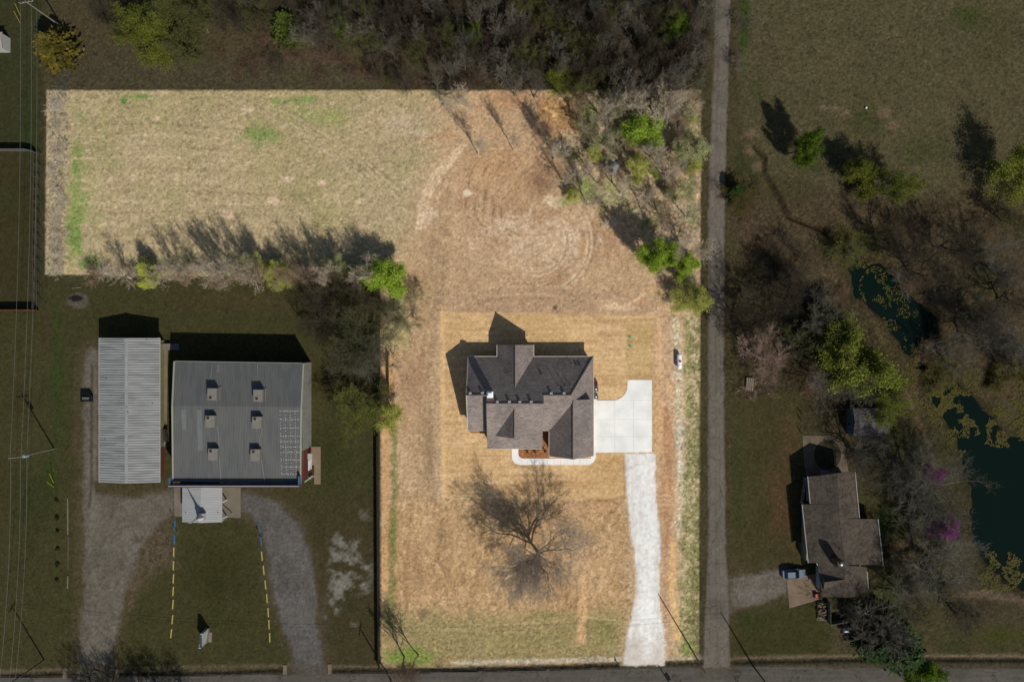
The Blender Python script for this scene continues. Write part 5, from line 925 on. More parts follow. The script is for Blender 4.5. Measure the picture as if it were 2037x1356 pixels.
def skeleton(seed, H, counts, spread=1.0, limb=.55, trunk=.25, wig=.22, r0=None, tw=.018, up=.25, lens=.56, twn=3):
    """returns wood mesh gatherers (trunk, branches) and the twig tips"""
    rs = random.Random(seed); TK, BRn = TM(), TM(); tips = []
    r0 = r0 or H*.022
    def path(p, d, ln, r, r1, seg):
        P = [p.copy()]; d = d.copy()
        for i in range(seg):
            d = (d+Vector((rs.gauss(0, wig), rs.gauss(0, wig), rs.gauss(0, wig)+up*.25))).normalized(); P.append(P[-1]+d*(ln/seg))
        return P, [r+(r1-r)*(i/seg) for i in range(seg+1)], d
    def rec(p, d, ln, r, lv):
        last = lv == len(counts)
        P, rr, dd = path(p, d, ln, r, max(tw*.7, r*.35), 5 if lv <= 1 else 3 if lv == 2 else 2)
        (TK if lv <= 1 else BRn).tube(P, rr, 6 if lv <= 1 else 4 if lv == 2 else 3)
        if last: tips.append(P[-1]); tips.append(P[1]); return
        n = counts[lv]
        for i in range(n):
            t = .25+.75*(i+rs.random())/n; k = min(int(t*(len(P)-1)), len(P)-2); f = t*(len(P)-1)-k; q = P[k].lerp(P[k+1], min(f, 1)); dk = (P[k+1]-P[k]).normalized()
            ax = dk.cross(Vector((rs.gauss(0, 1), rs.gauss(0, 1), rs.gauss(0, 1)))).normalized(); a = rs.uniform(.45, 1.0); nd = (dk*math.cos(a)+ax*math.sin(a)); nd.z = nd.z*.8+up*.4; nd.normalize()
            rec(q, nd, ln*lens*rs.uniform(.75, 1.2)*(1.1-.35*t), max(rr[k]*.55, tw), lv+1)
        if lv >= 1: rec(P[-1], dd, ln*lens*.8, max(rr[-1]*.8, tw), lv+1)
    P, rr, dd = path(Vector((0, 0, 0)), Vector((rs.gauss(0, .05), rs.gauss(0, .05), 1)), H*trunk, r0, r0*.75, 3)
    TK.tube([P[0]-Vector((0, 0, .3)), P[0]]+P[1:], [r0*1.5]+[r0*1.25]+rr[1:], 8)
    n = counts[0]
    for i in range(n):
        a = 6.283*(i+rs.uniform(-.3, .3))/n; el = rs.uniform(.55, 1.0) if i % 3 else rs.uniform(1.1, 1.4); d = Vector((math.cos(a)*math.cos(el)*spread, math.sin(a)*math.cos(el)*spread, math.sin(el))).normalized()
        rec(P[-1-(i % 2)], d, H*limb*rs.uniform(.75, 1.05), r0*rs.uniform(.45, .65), 1)
    return TK, BRn, tips
def dims(v):
    a = np.array([tuple(p) for p in v]); r = np.percentile(np.hypot(a[:, 0], a[:, 1]), 93); return r, a[:, 2].max()
TPL = {}
def template(key, seed, H, counts, **kw):
    leaf = kw.pop('leaf', None); TK, BRn, tips = skeleton(seed, H, counts, **kw); lm = None
    if leaf:
        rs = random.Random(seed+5); lt = TM(); per, sz, spr = leaf
        for t in tips:
            tn = rs.random()
            for _ in range(per): lt.leaf(t+Vector((rs.gauss(0, spr), rs.gauss(0, spr), rs.gauss(0, spr*.8))), sz*rs.uniform(.6, 1.2), rs, .8, min(1, max(0, tn+rs.gauss(0, .25))))
        lm = lt.mesh(key+'_leaves', True)
    r, h = dims(BRn.v); TPL[key] = dict(tk=TK.mesh(key+'_wood'), br=BRn.mesh(key+'_twigs'), lf=lm, r=r, h=h)
for i in range(4): template(f'bare{i}', 20+i, 10, [7, 5, 5, 4, 3], tw=.014, spread=1.0+.1*i, lens=.6)
for i in range(3): template(f'thin{i}', 40+i, 10, [6, 5, 4, 3, 2], tw=.016, spread=.6, limb=.5, trunk=.35)
for i in range(3): template(f'bud{i}', 60+i, 10, [7, 6, 5, 4], tw=.018, leaf=(3, .08, .22))
for i in range(3): template(f'leafy{i}', 80+i, 10, [7, 6, 5, 3], tw=.02, leaf=(12, .14, .4), limb=.52)
for i in range(2): template(f'sparse{i}', 90+i, 10, [7, 6, 5, 3], tw=.02, leaf=(6, .12, .36), limb=.52)
template('bigbare', 7, 16, [11, 7, 6, 5, 4], tw=.013, spread=1.15, limb=.6, trunk=.2, lens=.6)
template('bigbare2', 8, 15, [8, 6, 5, 5, 3], tw=.014, spread=1.3, limb=.6, trunk=.2, lens=.6)
for i in range(2): template(f'bush{i}', 100+i, 4, [12, 6, 4], trunk=.04, limb=.75, spread=1.3, tw=.016, up=.15, r0=.05, wig=.3)
# conifers: whorls of drooping sprays
def conifer(key, seed, H, Rr, ly=16, per=22, sz=.3, tip=.15, drooping=True):
    rs = random.Random(seed); lt, tk, br = TM(), TM(), TM(); tk.tube([Vector((0, 0, -.3)), Vector((0, 0, H*.95))], [.2, .03], 7)
    for i in range(ly):
        z = H*(.06+.9*i/ly); rr = Rr*(1-(i/ly))**.65*(.85+.3*rs.random())+tip; n = int(7+10*rr/Rr)
        for j in range(n):
            a = 6.283*(j+rs.random())/n; L_ = rr*rs.uniform(.7, 1.15); d = Vector((math.cos(a), math.sin(a), .25)); e = Vector((0, 0, z))+d*L_; br.tube([Vector((0, 0, z)), e], [.04, .015], 3); tn = rs.random()
            for k in range(per):
                t = rs.uniform(.25, 1.05); c = Vector((0, 0, z))+d*(L_*t)+Vector((rs.gauss(0, .16), rs.gauss(0, .16), rs.gauss(0, .1))); lt.leaf(c, sz*rs.uniform(.5, 1), rs, .4, min(1, max(0, tn+rs.gauss(0, .2))), d+Vector((rs.gauss(0, .5), rs.gauss(0, .5), .1)))
    r, h = dims(lt.v); TPL[key] = dict(tk=tk.mesh(key+'_wood'), br=br.mesh(key+'_limbs'), lf=lt.mesh(key+'_needles', True), r=r, h=h)
conifer('cedar0', 5, 8, 2.6, ly=14, per=14); conifer('cedar1', 6, 8, 2.8, ly=12, per=16, sz=.36)
PROTO = {}
def tree(key, bark, leaf, px, py, rpx, H, label, group=None, name='bare_tree', cat='tree', hc=.62, rz=None, mesh_key=None):
    """px, py: middle of the crown as seen from above; rpx its radius in decimetres; H its height"""
    T_ = TPL[key]; x, y, _ = W(px, py, H*hc); z = gz(x, y)
    o = bpy.data.objects.new(name, None); COL.objects.link(o); o.empty_display_size = .3; o.location = (x, y, z-.02)
    s = rpx/10/T_['r']*(1.2 if leaf and 'bush' not in key and 'cedar' not in key else 1.08); o.scale = (s, s, H/T_['h']); o.rotation_euler[2] = rz if rz is not None else rtree.uniform(0, 6.28)
    tag(o, label, cat, group)
    pk = (key, bark, leaf)
    if pk not in PROTO:
        d = {}
        for nm, me, mt in (('trunk', T_['tk'], BK[bark]), ('branches', T_['br'], BK[bark]), ('crown', T_['lf'], LF.get(leaf))):
            if me is None or (nm == 'crown' and leaf is None): continue
            m2 = me.copy(); m2.materials.clear(); m2.materials.append(mt); d[nm] = m2
        if 'crown' not in d: d['crown'] = d.pop('branches')
        PROTO[pk] = d
    for nm, me in PROTO[pk].items():
        c = bpy.data.objects.new(nm, me); COL.objects.link(c); c.parent = o
    return o
rtree = random.Random(77)
tree('bigbare', 'big', None, 1074, 1134, 84, 19.5, 'tall spreading bare tree alone on the front lawn of the new house', name='bare_tree', rz=1.0)
for a in (
 # bottom left corner of the lot
 ('thin0', 'lotb', None, 792, 1342, 26, 9, 'bare roadside tree in the lower left corner of the bare lot, nearer the fence'), ('thin1', 'lotb', None, 822, 1338, 24, 9, 'bare roadside tree in the lower left corner of the bare lot, farther from the fence'),
 # hedgerow south of the field, west to east
 ('bush0', 'lotb', None, 180, 548, 20, 3.5, 'first bare bush from the west in the hedgerow below the field'), ('thin2', 'lotg', None, 228, 548, 24, 6, 'second bare grey tree from the west in the hedgerow below the field'),
 ('bare0', 'lotg', None, 330, 533, 26, 7, 'pale bare tree just right of the dark shadowed green shrub in the hedgerow'), ('bare1', 'lotb', None, 372, 548, 22, 5.5, 'low bare brown tree left of the dense grey thicket of the hedgerow'),
 ('bare2', 'lotg', None, 412, 533, 28, 7.5, 'western tree of the dense grey thicket in the hedgerow'), ('bare3', 'lotg', None, 445, 536, 28, 8, 'middle tree of the dense grey thicket in the hedgerow'), ('bare0', 'lotg', None, 478, 533, 26, 8, 'eastern tree of the dense grey thicket in the hedgerow'),
 ('bare1', 'lotb', None, 590, 538, 26, 7.5, 'bare brown tree just right of the second yellow green tree of the hedgerow'), ('thin0', 'lotb', None, 612, 545, 20, 7, 'slim bare brown tree in the gap of the hedgerow'), ('bare2', 'lotg', None, 640, 540, 25, 8, 'grey bare tree left of the pale blossoming tree of the hedgerow'),
 ('bare3', 'lotg', None, 720, 540, 24, 7.5, 'grey bare tree squeezed between the pale blossoming tree and the bright green tree'), ('bare1', 'lotb', None, 505, 538, 20, 6.5, 'short bare tree left of the first yellow green tree of the hedgerow')):
    tree(a[0], a[1], a[2], *a[3:6], min(13, a[6]*1.65), a[7], 'hedgerow trees below the field' if a[4] < 560 else 'bare trees in the lower left corner of the lot')
for a in (
 ('leafy0', 'lotg', 'lime', 286, 540, 22, 6.5, 'round yellow green shrub with a dark shadow in the western hedgerow', 'leafy_shrub'), ('sparse0', 'lotg', 'lime', 512, 520, 20, 6, 'first yellow green tree of the hedgerow, upper of two', 'budding_tree'), ('sparse1', 'lotg', 'lime', 545, 543, 22, 6, 'second yellow green tree of the hedgerow, lower of two', 'budding_tree'),
 ('sparse0', 'lotg', 'palelime', 679, 530, 27, 7.5, 'pale cream blossoming tree in the eastern hedgerow', 'blossoming_tree'), ('leafy1', 'lotg', 'bright', 766, 548, 30, 10, 'big bright green tree at the inner corner of the lot', 'leafy_tree')):
    tree(*a[:7], a[7], None, a[8])
tree('bud0', 'lotb', 'budl', 800, 640, 34, 6, 'sparse bare bush on the lot just below the bright green corner tree', None, 'bare_bush')
tree('bud1', 'lotb', 'budl', 822, 585, 22, 4, 'small twiggy sapling right of the bright green corner tree', None, 'sapling')
# east side of the lot
for a in (
 ('leafy2', 'lotb', 'bright', 1312, 528, 37, 12.5, 'large bright green tree casting a long shadow behind the straw lawn', 'leafy_tree'), ('leafy0', 'lotb', 'bright', 1366, 537, 21, 6, 'small bright green tree right of the large one by the east boundary', 'leafy_tree'), ('sparse1', 'lotb', 'lime', 1384, 590, 30, 7.5, 'yellow green tree at the east boundary above the white tank', 'leafy_tree'),
 ('leafy1', 'lotg', 'bright', 1282, 256, 29, 9, 'bright green tree in the thicket of the lot, upper of two', 'leafy_tree'), ('sparse0', 'lotg', 'lime', 1270, 326, 27, 8, 'yellow green tree in the thicket of the lot, lower of two', 'leafy_tree'), ('sparse1', 'lotg', 'palelime', 1384, 290, 26, 9, 'pale green tree by the side road at the thicket edge', 'leafy_tree'),
 ('bud2', 'lotg', 'budl', 1166, 245, 24, 7, 'olive budding tree beside the orange earth at the thicket edge', 'budding_tree'), ('bud0', 'lotg', 'budl', 1210, 275, 30, 8, 'wide olive budding tree left of the upper bright green tree', 'budding_tree'), ('bud1', 'lotg', 'budl', 1235, 215, 26, 8, 'olive budding tree in the upper middle of the thicket', 'budding_tree'),
 ('leafy2', 'lotg', 'white', 1224, 328, 14, 4, 'small white blossoming tree in the middle of the thicket', 'blossoming_tree'), ('sparse0', 'lotg', 'budl', 1135, 305, 16, 4, 'small pale green sapling at the west edge of the thicket', 'sapling')):
    tree(*a[:7], a[7], None, a[8])
GL = 'bare trees in the thicket of the lot'
for a in (
 ('bare0', 'lotg', 1372, 488, 40, 11, 'big pale bare tree at the east boundary beside the large green tree'), ('thin0', 'lotg', 948, 288, 15, 12, 'lone slim bare tree on the bare ground, western of the two'), ('thin1', 'lotg', 1020, 278, 15, 12, 'lone slim bare tree on the bare ground, eastern of the two'),
 ('bare1', 'lotg', 908, 190, 28, 9, 'bare grey tree at the field edge just under the wood'), ('bare2', 'lotg', 1105, 300, 28, 11, 'western-most bare tree of the thicket above the dark soil'), ('thin2', 'lotg', 1128, 350, 18, 12, 'slim bare tree beside the dark soil patch'), ('bare3', 'lotg', 1176, 395, 22, 11, 'bare tree at the lower left tip of the thicket'),
 ('thin0', 'lotg', 1160, 345, 18, 11, 'slim bare tree over the green grass of the thicket'), ('thin1', 'lotb', 1195, 350, 20, 10, 'slim brown bare tree left of the white blossoming tree'), ('thin2', 'lotg', 1245, 372, 22, 11, 'slim bare tree under the lower yellow green tree'), ('bare0', 'lotg', 1335, 335, 34, 10, 'wide pale bare tree right of the lower yellow green tree'),
 ('bare1', 'lotb', 1365, 360, 28, 10, 'bare brown tree near the side road below the pale green tree'), ('bare2', 'lotg', 1310, 300, 28, 10, 'bare tree between the two green trees and the pale green one'), ('bare3', 'lotg', 1318, 215, 34, 11, 'large bare grey tree in the upper right of the thicket'), ('bare0', 'lotg', 1358, 200, 32, 11, 'bare grey tree in the top right corner of the thicket'),
 ('bare1', 'lotb', 1350, 250, 26, 10, 'bare brown tree below the top right corner of the thicket'), ('bare2', 'lotg', 1200, 212, 30, 10, 'bare grey tree in the upper left of the thicket'), ('bare3', 'lotg', 1262, 198, 28, 10, 'bare grey tree above the upper bright green tree'), ('thin0', 'lotb', 1145, 210, 20, 9, 'slim brown bare tree over the orange earth'),
 ('thin1', 'lotg', 1285, 400, 22, 11, 'slim bare tree behind the shadow of the large green tree'), ('bare1', 'lotb', 1330, 425, 30, 10, 'bare brown tree above the big pale bare tree'), ('thin2', 'lotg', 1378, 420, 20, 10, 'slim bare tree by the side road above the big pale bare tree'), ('bare2', 'lotb', 1090, 262, 22, 9, 'short bare tree left of the orange earth'),
 ('thin1', 'lotb', 1245, 290, 18, 9, 'slim brown bare tree pressed between the two green trees')):
    tree(a[0], a[1], None, a[2], a[3], a[4], a[5], a[6], GL)
# brush along the western strip
kk = 0
for y in range(196, 545, 21):
    tree(f'bush{kk % 2}', 'cane', None, 112+rtree.uniform(-8, 8), y+rtree.uniform(-6, 6), rtree.uniform(13, 18), rtree.uniform(1.6, 2.6), 'tangled tan brush plant in the strip along the west edge of the field', 'brush along the west edge of the field', 'bare_bush', 'bush'); kk += 1
# the wood to the north: individuals
rw_ = random.Random(12); pts = []
def edge(x): return 175 if x > 1000 else 150 if x > 860 else 100 if x > 760 else 40
for tries in range(6000):
    x, y = rw_.uniform(640, 1412), rw_.uniform(-30, 178)
    if y > edge(x)+rw_.uniform(-10, 10): continue
    if all((x-a)**2+(y-b)**2 > 30**2 for a, b in pts): pts.append((x, y))
    if len(pts) > 125: break
NAMED = [(950, 68, 'leafy2', 'dimgreen', 22, 'dull green leafy tree in the north wood, left of its middle'), (1345, 60, 'leafy0', 'dimgreen', 20, 'bright green tree in the north wood nearest the side road'), (1115, 158, 'sparse1', 'dimlime', 24, 'yellow green tree at the lower edge of the north wood above the orange earth'), (680, 52, 'leafy1', 'dimgreen', 14, 'small green tree at the left end of the north wood')]
pts = [p for p in pts if all((p[0]-n[0])**2+(p[1]-n[1])**2 > 26**2 for n in NAMED)]
for x, y, k, l, r_, lb in NAMED: tree(k, 'dark', l, x, y, r_, 8.5, lb, None, 'leafy_tree')
for i, (x, y) in enumerate(pts):
    z_ = 'left' if x < 900 else 'middle' if x < 1160 else 'right'
    h = rw_.random()
    if h < .16: tree(f'bud{i % 3}', 'olive', 'bud', x, y, rw_.uniform(20, 30), rw_.uniform(8, 11), f'olive budding tree in the {z_} part of the north wood', f'olive budding trees, {z_} part of the north wood', 'budding_tree')
    elif h < .42: tree(f'thin{i % 3}', 'grey', None, x, y, rw_.uniform(18, 26), rw_.uniform(10, 13), f'slim pale grey bare tree in the {z_} part of the north wood', f'slim bare trees, {z_} part of the north wood')
    elif h < .6: tree(f'bare{i % 4}', 'pale', None, x, y, rw_.uniform(22, 32), rw_.uniform(9, 12), f'broad pale grey bare tree in the {z_} part of the north wood', f'pale bare trees, {z_} part of the north wood')
    else: tree(f'bare{i % 4}', 'dark', None, x, y, rw_.uniform(22, 34), rw_.uniform(9, 13), f'broad dark brown bare tree in the {z_} part of the north wood', f'dark bare trees, {z_} part of the north wood')
for i in range(46):
    x = rw_.uniform(640, 1410); y = rw_.uniform(-20, edge(x)+14); tree(f'bush{i % 2}', 'dark' if i % 3 else 'red', None, x, y, rw_.uniform(18, 28), rw_.uniform(2, 3.5), 'low brown undergrowth bush beneath the bare trees of the north wood', 'undergrowth of the north wood', 'undergrowth_bush', 'bush', hc=.5)
# top left grove
for i, a in enumerate([(270, 30, 40, 'upper left'), (330, 22, 42, 'top middle'), (390, 40, 38, 'right'), (300, 70, 36, 'lower left'), (350, 78, 34, 'lower right'), (235, 60, 24, 'far left, smallest')]):
    tree(f'sparse{i % 2}' if i != 5 else 'bud1', 'olive', 'bud' if i % 3 == 1 else 'dimlime' if i % 3 == 0 else 'bud', a[0], a[1], a[2], 9, f'olive leafed tree of the top left grove, {a[3]}', 'olive trees of the top left grove', 'budding_tree')
for x, y, r_, lb in ((185, 20, 26, 'dark bare tree left of the top left grove'), (440, 30, 26, 'dark bare tree right of the top left grove, first'), (480, 40, 24, 'dark bare tree left of the dark green cedar'), (520, 25, 26, 'dark bare tree touching the dark green cedar'), (610, 40, 24, 'dark bare tree right of the dark green cedar'), (640, 90, 24, 'slim dark tree below and right of the dark green cedar'), (745, 130, 26, 'dark bare tree with forked trunk at the edge above the field, first'), (800, 150, 26, 'dark bare tree with forked trunk at the edge above the field, second')):
    tree('bare1' if r_ > 25 else 'thin1', 'dark', None, x, y, r_, 9, lb, 'dark bare trees along the top edge')
for i in range(20): tree(f'bush{i % 2}', 'red' if i % 2 else 'dark', None, rw_.uniform(430, 760), rw_.uniform(60, 150), rw_.uniform(16, 26), rw_.uniform(1.5, 2.5), 'low reddish brown scrub bush on the slope above the field', 'scrub above the field', 'scrub_bush', 'bush', hc=.5)
tree('cedar0', 'dark', 'cedar', 572, 55, 28, 8, 'dark green cedar with a layered crown in the scrub above the field', None, 'cedar_tree', hc=.4); tree('cedar1', 'dark', 'gold', 112, 96, 33, 7.5, 'golden green evergreen under the pale slanting power pole', None, 'evergreen_tree', hc=.4)
tree('bush0', 'grey', None, 122, 160, 24, 3, 'grey bramble bush below the golden evergreen', None, 'bare_bush', 'bush')
# east of the grey hall
for a in (('bigbare2', 'olive', 'x', 715, 655, 74, 13, 'wide bare tree with olive twigs beside the north corner of the grey hall', 'bare_tree'), ('bare2', 'grey', None, 728, 735, 56, 11, 'grey bare tree between the olive twigged tree and the yellow green trees', 'bare_tree'), ('bare3', 'dark', None, 665, 605, 58, 11, 'dark bare tree behind the olive twigged tree', 'bare_tree'),
          ('bud1', 'olive', 'dimlime', 712, 815, 46, 9, 'wide sparse yellow green tree east of the grey hall', 'budding_tree'), ('sparse1', 'dark', 'lime', 772, 822, 24, 8.5, 'denser yellow green tree overhanging the west edge of the bare lot', 'budding_tree'), ('bud0', 'dark', 'bud', 668, 790, 30, 7, 'small olive budding tree nearest the ribbed east wall of the grey hall', 'budding_tree')):
    tree(a[0], a[1], None if a[2] in (None, 'x') else a[2], *a[3:7], a[7], None, a[8])
# right side of the side road
for a in (('leafy2', 'dark', 'dimgreen', 1594, 288, 30, 11, 'bright green round tree in the meadow right of the side road', 'leafy_tree'), ('sparse0', 'dark', 'dimlime', 1772, 372, 40, 12, 'wide yellow green tree in the middle of the meadow edge', 'budding_tree'), ('leafy1', 'dark', 'dimlime', 1722, 340, 24, 9, 'denser green tree tucked left of the wide yellow green one', 'leafy_tree'), ('sparse1', 'dark', 'dimlime', 2022, 335, 42, 12, 'yellow green tree at the right edge of the meadow', 'budding_tree'),
          ('bush0', 'red', None, 1492, 395, 40, 3.5, 'golden brown willow bush beside the side road', 'bare_bush'), ('bud1', 'dark', 'gold', 1478, 392, 32, 4, 'golden budded shrub nearest the side road', 'budding_shrub'), ('cedar1', 'dark', 'evg', 1466, 378, 15, 4, 'small dark evergreen at the edge of the side road', 'evergreen_tree'),
          ('bare3', 'pale', None, 1640, 625, 40, 9, 'pale grey tree west of the creek, upper', 'bare_tree'), ('bare0', 'pale', None, 1680, 665, 40, 9, 'pale grey tree west of the creek, lower', 'bare_tree'), ('bare2', 'rosy', None, 1540, 715, 66, 9, 'broad reddish bare tree over the fire pit patio', 'bare_tree'),
          ('bare1', 'dark', None, 1490, 640, 50, 11, 'dark bare tree by the side road above the reddish tree', 'bare_tree'), ('bare2', 'dark', None, 1560, 620, 40, 10, 'dark bare tree between the thicket and the reddish tree', 'bare_tree'),
          ('leafy0', 'grey', 'dimlime', 1735, 730, 58, 13, 'large yellow green tree above the garden shed', 'leafy_tree'), ('sparse0', 'grey', 'dimlime', 1775, 790, 40, 11, 'yellow green tree hanging over the garden shed roof', 'leafy_tree'), ('sparse1', 'grey', 'dimlime', 1680, 690, 44, 11, 'sparse yellow green tree left of the large one', 'budding_tree'), ('bare3', 'pale', None, 1652, 765, 42, 11, 'pale bare tree between the patio and the garden shed', 'bare_tree'), ('bigbare2', 'grey', None, 1700, 760, 66, 13, 'wide grey bare tree behind the yellow green trees', 'bare_tree'),
          ('bigbare2', 'grey', None, 1860, 975, 100, 15, 'huge bare tree leaning towards the pond, east of the old brown house', 'bare_tree'), ('bare2', 'grey', None, 1790, 930, 60, 12, 'bare tree between the old brown house and the huge bare tree', 'bare_tree'), ('bigbare2', 'grey', None, 1885, 1125, 88, 14, 'large bare tree south of the huge one by the pond shore', 'bare_tree'), ('bare1', 'dark', None, 1800, 1130, 44, 9, 'dark bare tree at the south east corner of the old brown house', 'bare_tree'),
          ('leafy1', 'dark', 'pink', 1882, 1048, 20, 9, 'magenta blossoming redbud tree on the pond bank', 'blossoming_tree'), ('sparse0', 'dark', 'pink', 1868, 948, 20, 7, 'fainter pink redbud under the huge bare tree', 'blossoming_tree'),
          ('bare3', 'pale', None, 1750, 1240, 66, 11, 'pale bare tree south of the old brown house by the silver tank', 'bare_tree'), ('bare0', 'dark', None, 1700, 1215, 40, 9, 'dark bare tree inside the board fence of the old house', 'bare_tree'), ('cedar0', 'dark', 'evg', 1800, 1300, 40, 9, 'dark green pine at the roadside below the pale bare tree, right', 'evergreen_tree'), ('cedar1', 'dark', 'evg', 1745, 1285, 30, 8, 'dark green pine at the roadside below the pale bare tree, left', 'evergreen_tree'), ('leafy2', 'dark', 'dimgreen', 1835, 1325, 34, 7, 'bright green roadside bush at the lower right', 'leafy_tree'),
          ('bare1', 'dark', None, 1850, 540, 66, 12, 'dark bare tree in the rough ground north of the creek, left', 'bare_tree'), ('bare2', 'dark', None, 1955, 610, 60, 11, 'dark bare tree in the rough ground east of the creek', 'bare_tree'), ('bare3', 'grey', None, 1945, 660, 50, 10, 'grey bare tree on the east creek bank', 'bare_tree'), ('bare0', 'dark', None, 2030, 590, 56, 11, 'dark bare tree at the right edge level with the creek', 'bare_tree'), ('bud2', 'dark', 'bud', 2030, 430, 40, 9, 'olive budding tree at the right edge under the meadow', 'budding_tree'),
          ('bare2', 'pale', None, 2035, 690, 40, 8, 'pale grey thicket tree at the right edge above the algae', 'bare_tree'), ('sparse1', 'dark', 'algae', 1885, 745, 36, 4, 'yellow willow bush on the creek bank', 'budding_shrub'), ('sparse0', 'dark', 'algae', 2015, 745, 40, 5, 'yellow willow bush at the right edge by the pond', 'budding_shrub'),
          ('bush1', 'grey', None, 1480, 35, 24, 4, 'grey bush leaning over the side road, beyond the north wood', 'bare_bush'), ('thin2', 'pale', None, 1412, 100, 22, 9, 'pale bare tree leaning over the side road', 'bare_tree'), ('bare0', 'pale', None, 1470, 120, 18, 4, 'small pale bare tree on the verge right of the side road', 'bare_tree')):
    tree(*a[:7], a[7], None, a[8])
for i in range(12): a_ = rw_.uniform(0, 6.28); q = rw_.uniform(0, 1)**.5; tree(f'bush{i % 2}', 'dark', None, 1568+55*q*math.cos(a_), 520+50*q*math.sin(a_), 24, 4.5, 'dark tangled bush of the thicket between the side road and the creek', 'dark thicket by the creek', 'thicket_bush', 'bush', hc=.5)
for i in range(22): tree(f'bush{i % 2}', 'red' if i % 3 else 'grey', None, *rw_.choice([(1660, 590), (1900, 600), (1880, 700), (1980, 640), (1720, 820), (1760, 960), (1850, 1060), (1830, 560), (1640, 760), (1600, 600)]), rw_.uniform(22, 34), rw_.uniform(1.5, 3), 'low brown scrub bush on the banks around the creek and pond', 'scrub around the creek and pond', 'scrub_bush', 'bush', hc=.5).location.x += rw_.uniform(-4, 4)
# bottom left bare trees across the road edge
for i, (x, y, r_) in enumerate([(150, 1368, 42), (205, 1385, 46), (300, 1372, 48), (260, 1392, 40), (345, 1398, 44)]): tree(f'bare{i % 4}', 'dark', None, x, y+18, r_, 9, f'bare roadside tree at the mouth of the gravel yard, {["first", "second", "third", "fourth", "fifth"][i]} from the left', 'bare roadside trees at the lower left')
# evergreen shrublets on the west verge
for i, y in enumerate((995, 1030, 1058, 1093, 1123, 1155)): tree(f'leafy{i % 3}', 'dark', 'evg', 113, y, 3.6, .5, f'dark weed clump left of the pale timbers, {["first", "second", "third", "fourth", "fifth", "sixth"][i]} from the top', 'dark weed clumps left of the timbers', 'weed_clump', 'bush')
# ---------------------------------------------------------------- floating algae and reeds at the pond, tufts on rough ground
lt = TM(); ra = random.Random(31)
def scatter(cx, cy, rx, ry, n, sz):
    for _ in range(n):
        a = ra.uniform(0, 6.283); q = ra.random()**.5; px, py = cx+rx*q*math.cos(a), cy+ry*q*math.sin(a)
        if fb1(px/22, py/22) < .5: continue
        x, y, _ = W(px, py); z = max(gz(x, y), -.28)+.03
        lt.leaf(Vector((x, y, z+ra.uniform(0, .1))), sz*ra.uniform(.5, 1.3), ra, .15)
def fb1(x, y): return float(fbm(np.array([x]), np.array([y]), 21, 3)[0])
scatter(1960, 790, 110, 60, 5200, .22); scatter(1890, 860, 40, 60, 1500, .2); scatter(1990, 1135, 50, 40, 1300, .24); scatter(1700, 490, 60, 45, 1500, .22); scatter(1780, 640, 50, 70, 900, .18); scatter(1850, 720, 40, 40, 1000, .22); scatter(2000, 860, 60, 30, 1000, .22); scatter(1920, 1060, 20, 60, 250, .16)
scatter(1840, 780, 60, 60, 2200, .22); scatter(2010, 780, 50, 90, 2500, .22); scatter(1740, 570, 30, 40, 500, .18)
me = lt.mesh('floating_algae', True); me.materials.append(LF['algae']); o = bpy.data.objects.new('floating_algae', me); COL.objects.link(o); tag(o, 'yellow green floating weed along the pond and creek edges', 'pond weed', kind='stuff')
def tufts(name, polys, n, sz, col, label, seed):
    rr = random.Random(seed); m_ = TM(); k = 0
    for (x0, y0, x1, y1), share in polys:
        for _ in range(int(n*share)):
            px, py = rr.uniform(x0, x1), rr.uniform(y0, y1); x, y, _ = W(px, py); z = gz(x, y); a = rr.uniform(0, 6.28); h = sz*rr.uniform(.5, 1.4); d = Vector((math.cos(a), math.sin(a), 0))
            kk = len(m_.v); b = Vector((x, y, z)); up = Vector((rr.gauss(0, .35), rr.gauss(0, .35), 1))*h; m_.v += [b-d*h*.5, b+d*h*.5, b+up+d*h*.25, b+up-d*h*.25]; m_.q.append((kk, kk+1, kk+2, kk+3)); m_.tone.append((kk, rr.random()))
    me = m_.mesh(name, True); me.materials.append(col); o = bpy.data.objects.new(name, me); COL.objects.link(o); tag(o, label, 'grass', kind='stuff')
# more of the hedgerow: low brush at its foot
for i in range(34):
    x = 190+i*16.5+rtree.uniform(-6, 6); tree(f'bush{i % 2}', 'lotg' if i % 3 else 'lotb', None, x, 536+rtree.uniform(-6, 8), rtree.uniform(14, 20), rtree.uniform(2.2, 4), 'low twiggy bush at the foot of the hedgerow below the field', 'brush at the foot of the hedgerow', 'bare_bush', 'bush', hc=.5)
for i, (x, y, k, b, H) in enumerate([(300, 545, 'thin1', 'lotg', 7.5), (425, 548, 'bare1', 'lotb', 8), (462, 550, 'bare0', 'lotb', 8), (495, 552, 'thin2', 'lotg', 9), (566, 552, 'bare3', 'lotb', 8), (655, 552, 'bare0', 'lotb', 8.5), (700, 556, 'bare2', 'lotg', 8.5), (735, 520, 'thin0', 'lotg', 8)]):
    tree(k, b, None, x, y, 24, H, 'bare tree standing in the southern side of the hedgerow below the field', 'southern trees of the hedgerow')
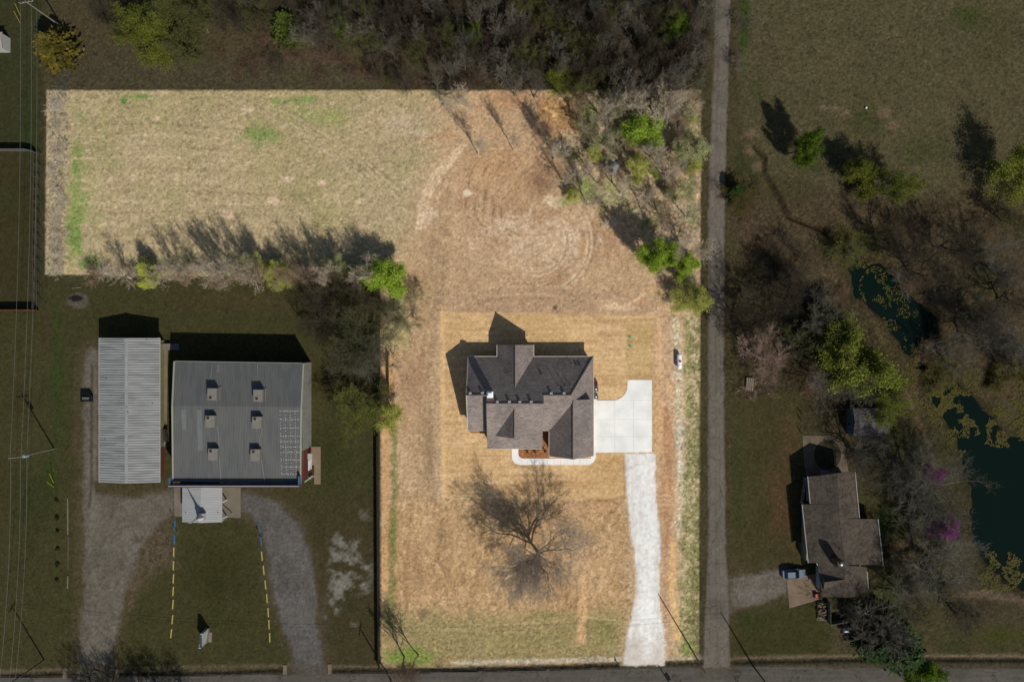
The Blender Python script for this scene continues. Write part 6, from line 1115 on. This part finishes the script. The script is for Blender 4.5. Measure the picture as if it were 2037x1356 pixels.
# further trees east of the side road, each with its own crown
for a in (('bare0', 'dark', 1500, 590, 44, 11, 'dark bare tree right beside the side road, above the bench'), ('bare1', 'olive', 1600, 690, 44, 11, 'olive twigged bare tree right of the fire pit patio'), ('bare2', 'dark', 1590, 570, 40, 10, 'dark bare tree at the lower edge of the creek thicket'),
          ('bare1', 'grey', 1720, 900, 44, 12, 'grey bare tree behind the garden shed, south side'), ('bare2', 'dark', 1900, 1220, 50, 9, 'dark bare tree south of the pond'), ('bare1', 'dark', 1820, 1200, 44, 10, 'dark bare tree between the silver tank and the pond'),
          ('bare0', 'dark', 1780, 470, 46, 12, 'dark bare tree at the head of the creek'), ('bare3', 'dark', 1900, 480, 50, 12, 'dark bare tree on the rough slope below the meadow'), ('bare1', 'grey', 1990, 520, 50, 12, 'grey bare tree on the rough slope near the right edge'), ('bare3', 'grey', 1900, 710, 44, 9, 'grey bare tree between the creek and the pond'), ('bare2', 'grey', 1985, 690, 40, 10, 'grey bare tree above the pond weed'), ('bud0', 'olive', 1690, 500, 30, 6, 'olive willow at the top of the creek')):
    tree(a[0], a[1], 'bud' if a[0] == 'bud0' else None, *a[2:6], a[6], 'bare trees between the side road and the pond')
for a in (('bare0', 'dark', 620, 640, 40, 10, 'dark bare tree at the hall shadow corner'), ('bare1', 'olive', 690, 590, 44, 11, 'olive twigged tree under the hedgerow corner'), ('bare2', 'dark', 735, 610, 36, 11, 'dark bare tree just below the bright green corner tree'), ('bare3', 'olive', 690, 700, 54, 12, 'olive twigged tree at the middle of the clump beside the hall')):
    tree(a[0], a[1], None, *a[2:6], a[6], 'bare trees in the clump beside the grey hall')

# bare trees continuing the wood along the top edge, each with room for its crown
pts2 = []; names2 = {0: ('bare0', 'grey', 'ash grey'), 1: ('thin1', 'dark', 'slim dark'), 2: ('bare2', 'dark', 'dark brown'), 3: ('bud1', 'olive', 'olive budding'), 4: ('bare3', 'pale', 'pale')}
for t_ in range(900):
    x, y = rw_.uniform(425, 780), rw_.uniform(-30, 62 if t_ % 2 else 90)
    if y > 35+(x-425)*.16 or math.hypot(x-572, y-55) < 34: continue
    if all(math.hypot(x-a, y-b) > 27 for a, b in pts2): pts2.append((x, y))
    if len(pts2) > 26: break
for i, (x, y) in enumerate(pts2):
    k, b, nm = names2[i % 5]; sd_ = 'left' if x < 572 else 'right'
    tree(k, b, 'bud' if k == 'bud1' else None, x, y, rw_.uniform(20, 30), rw_.uniform(8, 11), f'{nm} tree in the strip of wood {sd_} of the dark green cedar', f'{nm} trees {sd_} of the cedar')
# fresh green saplings in the thicket of the lot
for i, (x, y, r_, l) in enumerate([(1140, 390, 13, 'lime'), (1225, 240, 14, 'palelime'), (1180, 300, 14, 'lime'), (1330, 380, 16, 'palelime'), (1375, 230, 14, 'lime'), (1300, 340, 12, 'bright'), (1380, 330, 14, 'lime'), (1350, 300, 12, 'palelime')]):
    tree('sparse0' if i % 2 else 'sparse1', 'lotg', l, x, y, r_, 3.5+i*.2, 'small fresh green sapling among the bare trees of the thicket in the lot', 'saplings in the thicket of the lot', 'sapling', hc=.55)
